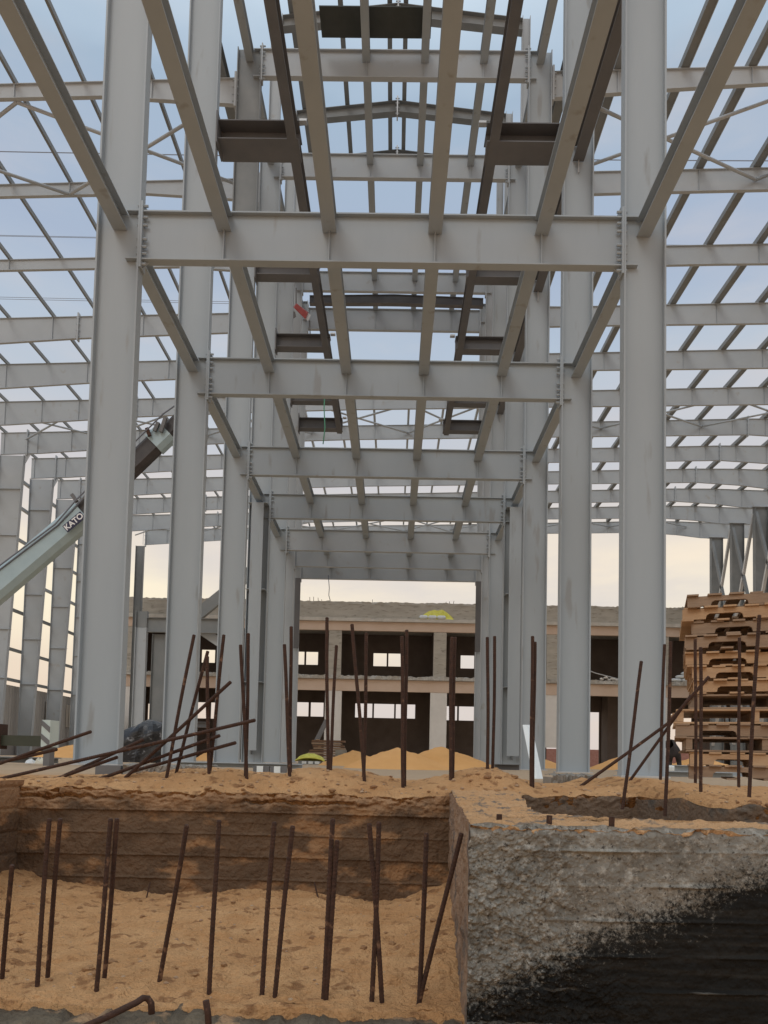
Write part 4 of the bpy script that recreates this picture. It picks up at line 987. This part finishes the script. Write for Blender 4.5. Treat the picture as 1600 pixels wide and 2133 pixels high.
# red chain hoist / bag and rope
t = thing('hanging_hoist', 'red and grey bag-like hoist hanging beside the far left columns', 'hoist', at(628, 650, 33))
MB().loft([[at(x_, y_, 33+dy) for x_, y_ in pts] for dy, pts in ((-.28, ((613,641),(619,633),(641,652),(636,664))), (.1, ((611,640),(617,631),(643,651),(638,667))), (.35, ((613,641),(619,633),(641,652),(636,664))))]).build('body', RED, t)
MB().loft([[at(x_, y_, 33+dy) for x_, y_ in pts] for dy, pts in ((-.2, ((636,664),(641,652),(648,656),(642,669))), (.2, ((636,664),(641,652),(648,656),(642,669))))]).build('cap', GALV, t)
MB().loft([[at(x_, y_, 33+dy) for x_, y_ in pts] for dy, pts in ((-.15, ((611,648),(615,650),(617,660),(611,664))), (.15, ((611,648),(615,650),(617,660),(611,664))))]).build('hook', DARK, t)
MB().tube([at(645,668,33), at(646,697,33)], .03, 5).build('chain', DARK, t); MB().tube([at(617,632,33), at(617,600,33)], .03, 5).build('chain', DARK, t)
rp = [at(677,812,27), at(675,850,27), at(677,890,27), at(673,925,27)]
tag(MB().tube(rp, .022, 5).build('rope', ROPE, smooth=True, loc=rp[0]), 'thin green rope hanging in front of the far crane brackets', 'rope')
rp = [at(684,1198,39), at(686,1225,39), at(685,1240,39), at(688,1251,39)]
tag(MB().tube(rp, .02, 5).build('wire', WIRE, smooth=True, loc=rp[0]), 'thin dark wire dangling from the lowest far cross beam', 'wire')
for k, z in enumerate((103, 88, 77)):
    for q in (0, 1):
        pts = [(x, 120+q*2, z+q*1.6-.7*math.cos(x/110*math.pi/2)+.035*x*0) for x in range(-130, 131, 13)]
        tag(MB().tube(pts, .035, 4).build('power_line', WIRE, loc=pts[0]), f'{"lower" if q == 0 else "upper"} thin cable of the {["highest","middle","lowest"][k]} pair crossing the sky behind the roof', 'cable')

# ================================================================ crouching person
def skin_figure(name, chain, edges, radii, lvl=2):
    me = bpy.data.meshes.new(name); me.from_pydata(chain, edges, []); o = bpy.data.objects.new(name, me); COL.objects.link(o)
    sm = o.modifiers.new('skin', 'SKIN'); ss_ = o.modifiers.new('sub', 'SUBSURF'); ss_.levels = lvl; ss_.render_levels = lvl
    for v_, r_ in zip(me.skin_vertices[0].data, radii): v_.radius = (r_, r_)
    me.skin_vertices[0].data[0].use_root = True
    bpy.context.view_layer.update()
    m2 = bpy.data.meshes.new_from_object(o.evaluated_get(bpy.context.evaluated_depsgraph_get())); bpy.data.objects.remove(o); return m2
# figure bent forward, seen from behind at the right edge of the nearest column (local metres, z up)
J = [(0,0,.62),(-.02,.02,.76),(-.08,.10,.88),(-.17,.20,.93),(-.24,.27,.88),(-.30,.33,.84),(-.37,.38,.80),   # pelvis..head
 (.10,0,.58),(.20,.16,.36),(.17,-.02,.07),(.20,.12,.03),                                                    # right leg
 (-.10,0,.58),(-.05,.22,.40),(-.12,.02,.07),(-.10,.16,.03),                                                 # left leg
 (-.05,.23,.86),(.03,.40,.62),(-.10,.50,.45),(-.12,.53,.37),                                                # right arm
 (-.30,.13,.82),(-.34,.34,.58),(-.24,.48,.45),(-.22,.52,.37)]
Rr = [.15,.155,.165,.15,.075,.055,.10, .105,.075,.048,.04, .105,.075,.048,.04, .07,.045,.034,.03, .07,.045,.034,.03]
Ed = [(0,1),(1,2),(2,3),(3,4),(4,5),(5,6),(0,7),(7,8),(8,9),(9,10),(0,11),(11,12),(12,13),(13,14),(3,15),(15,16),(16,17),(17,18),(3,19),(19,20),(20,21),(21,22)]
per = thing('person', 'person in dark clothes bending over, half hidden behind the nearest right column', 'person', (8.33, 22, 0))
me = skin_figure('body', J, Ed, Rr); me.materials.append(CLOTH); me.materials.append(SKIN)
for p_ in me.polygons:
    c = p_.center
    if (c-Vector((-.37,.38,.80))).length < .14 or (c-Vector(J[18])).length < .08 or (c-Vector(J[22])).length < .08: p_.material_index = 1
    p_.use_smooth = True
bo = bpy.data.objects.new('body', me); COL.objects.link(bo); bo.parent = per
mb = MB(); hc = Vector((8.33-.36, 22.37, .83))
mb.loft([[hc+Vector((.115*math.sin(a)*math.cos(q), .115*math.sin(a)*math.sin(q)-.01, .12*math.cos(a))) for q in [k*math.pi/6 for k in range(12)]] for a in (.02, .4, .8, 1.15, 1.45)]).build('hair', HAIR, per, smooth=True)
for hnd in (J[18], J[22]):      # five short curled fingers on each hand
    hb = Vector(hnd)+per.location
    for f_ in range(4): MB().tube([hb+Vector((-.03+f_*.02, .01, 0)), hb+Vector((-.032+f_*.021, .03, -.035)), hb+Vector((-.03+f_*.02, .025, -.065+.008*abs(f_-1.5)))], .009, 6).build('finger', SKIN, per, smooth=True)
    MB().tube([hb+Vector((.035, .0, .01)), hb+Vector((.055, .02, -.02)), hb+Vector((.045, .035, -.04))], .010, 6).build('thumb', SKIN, per, smooth=True)
sh = at(1392, 1603, 21.5)
tag(MB().loft([[(8.05+.17*s_*math.cos(q*.785), 21.6+.15*s_*math.sin(q*.785), z) for q in range(8)] for s_, z in ((.8, 0), (1, .12), (1.0, .2), (.7, .26))]).build('white_bucket', WHITE, loc=(8.05, 21.6, 0)), 'small white bucket on the ground behind the nearest right column base', 'bucket')
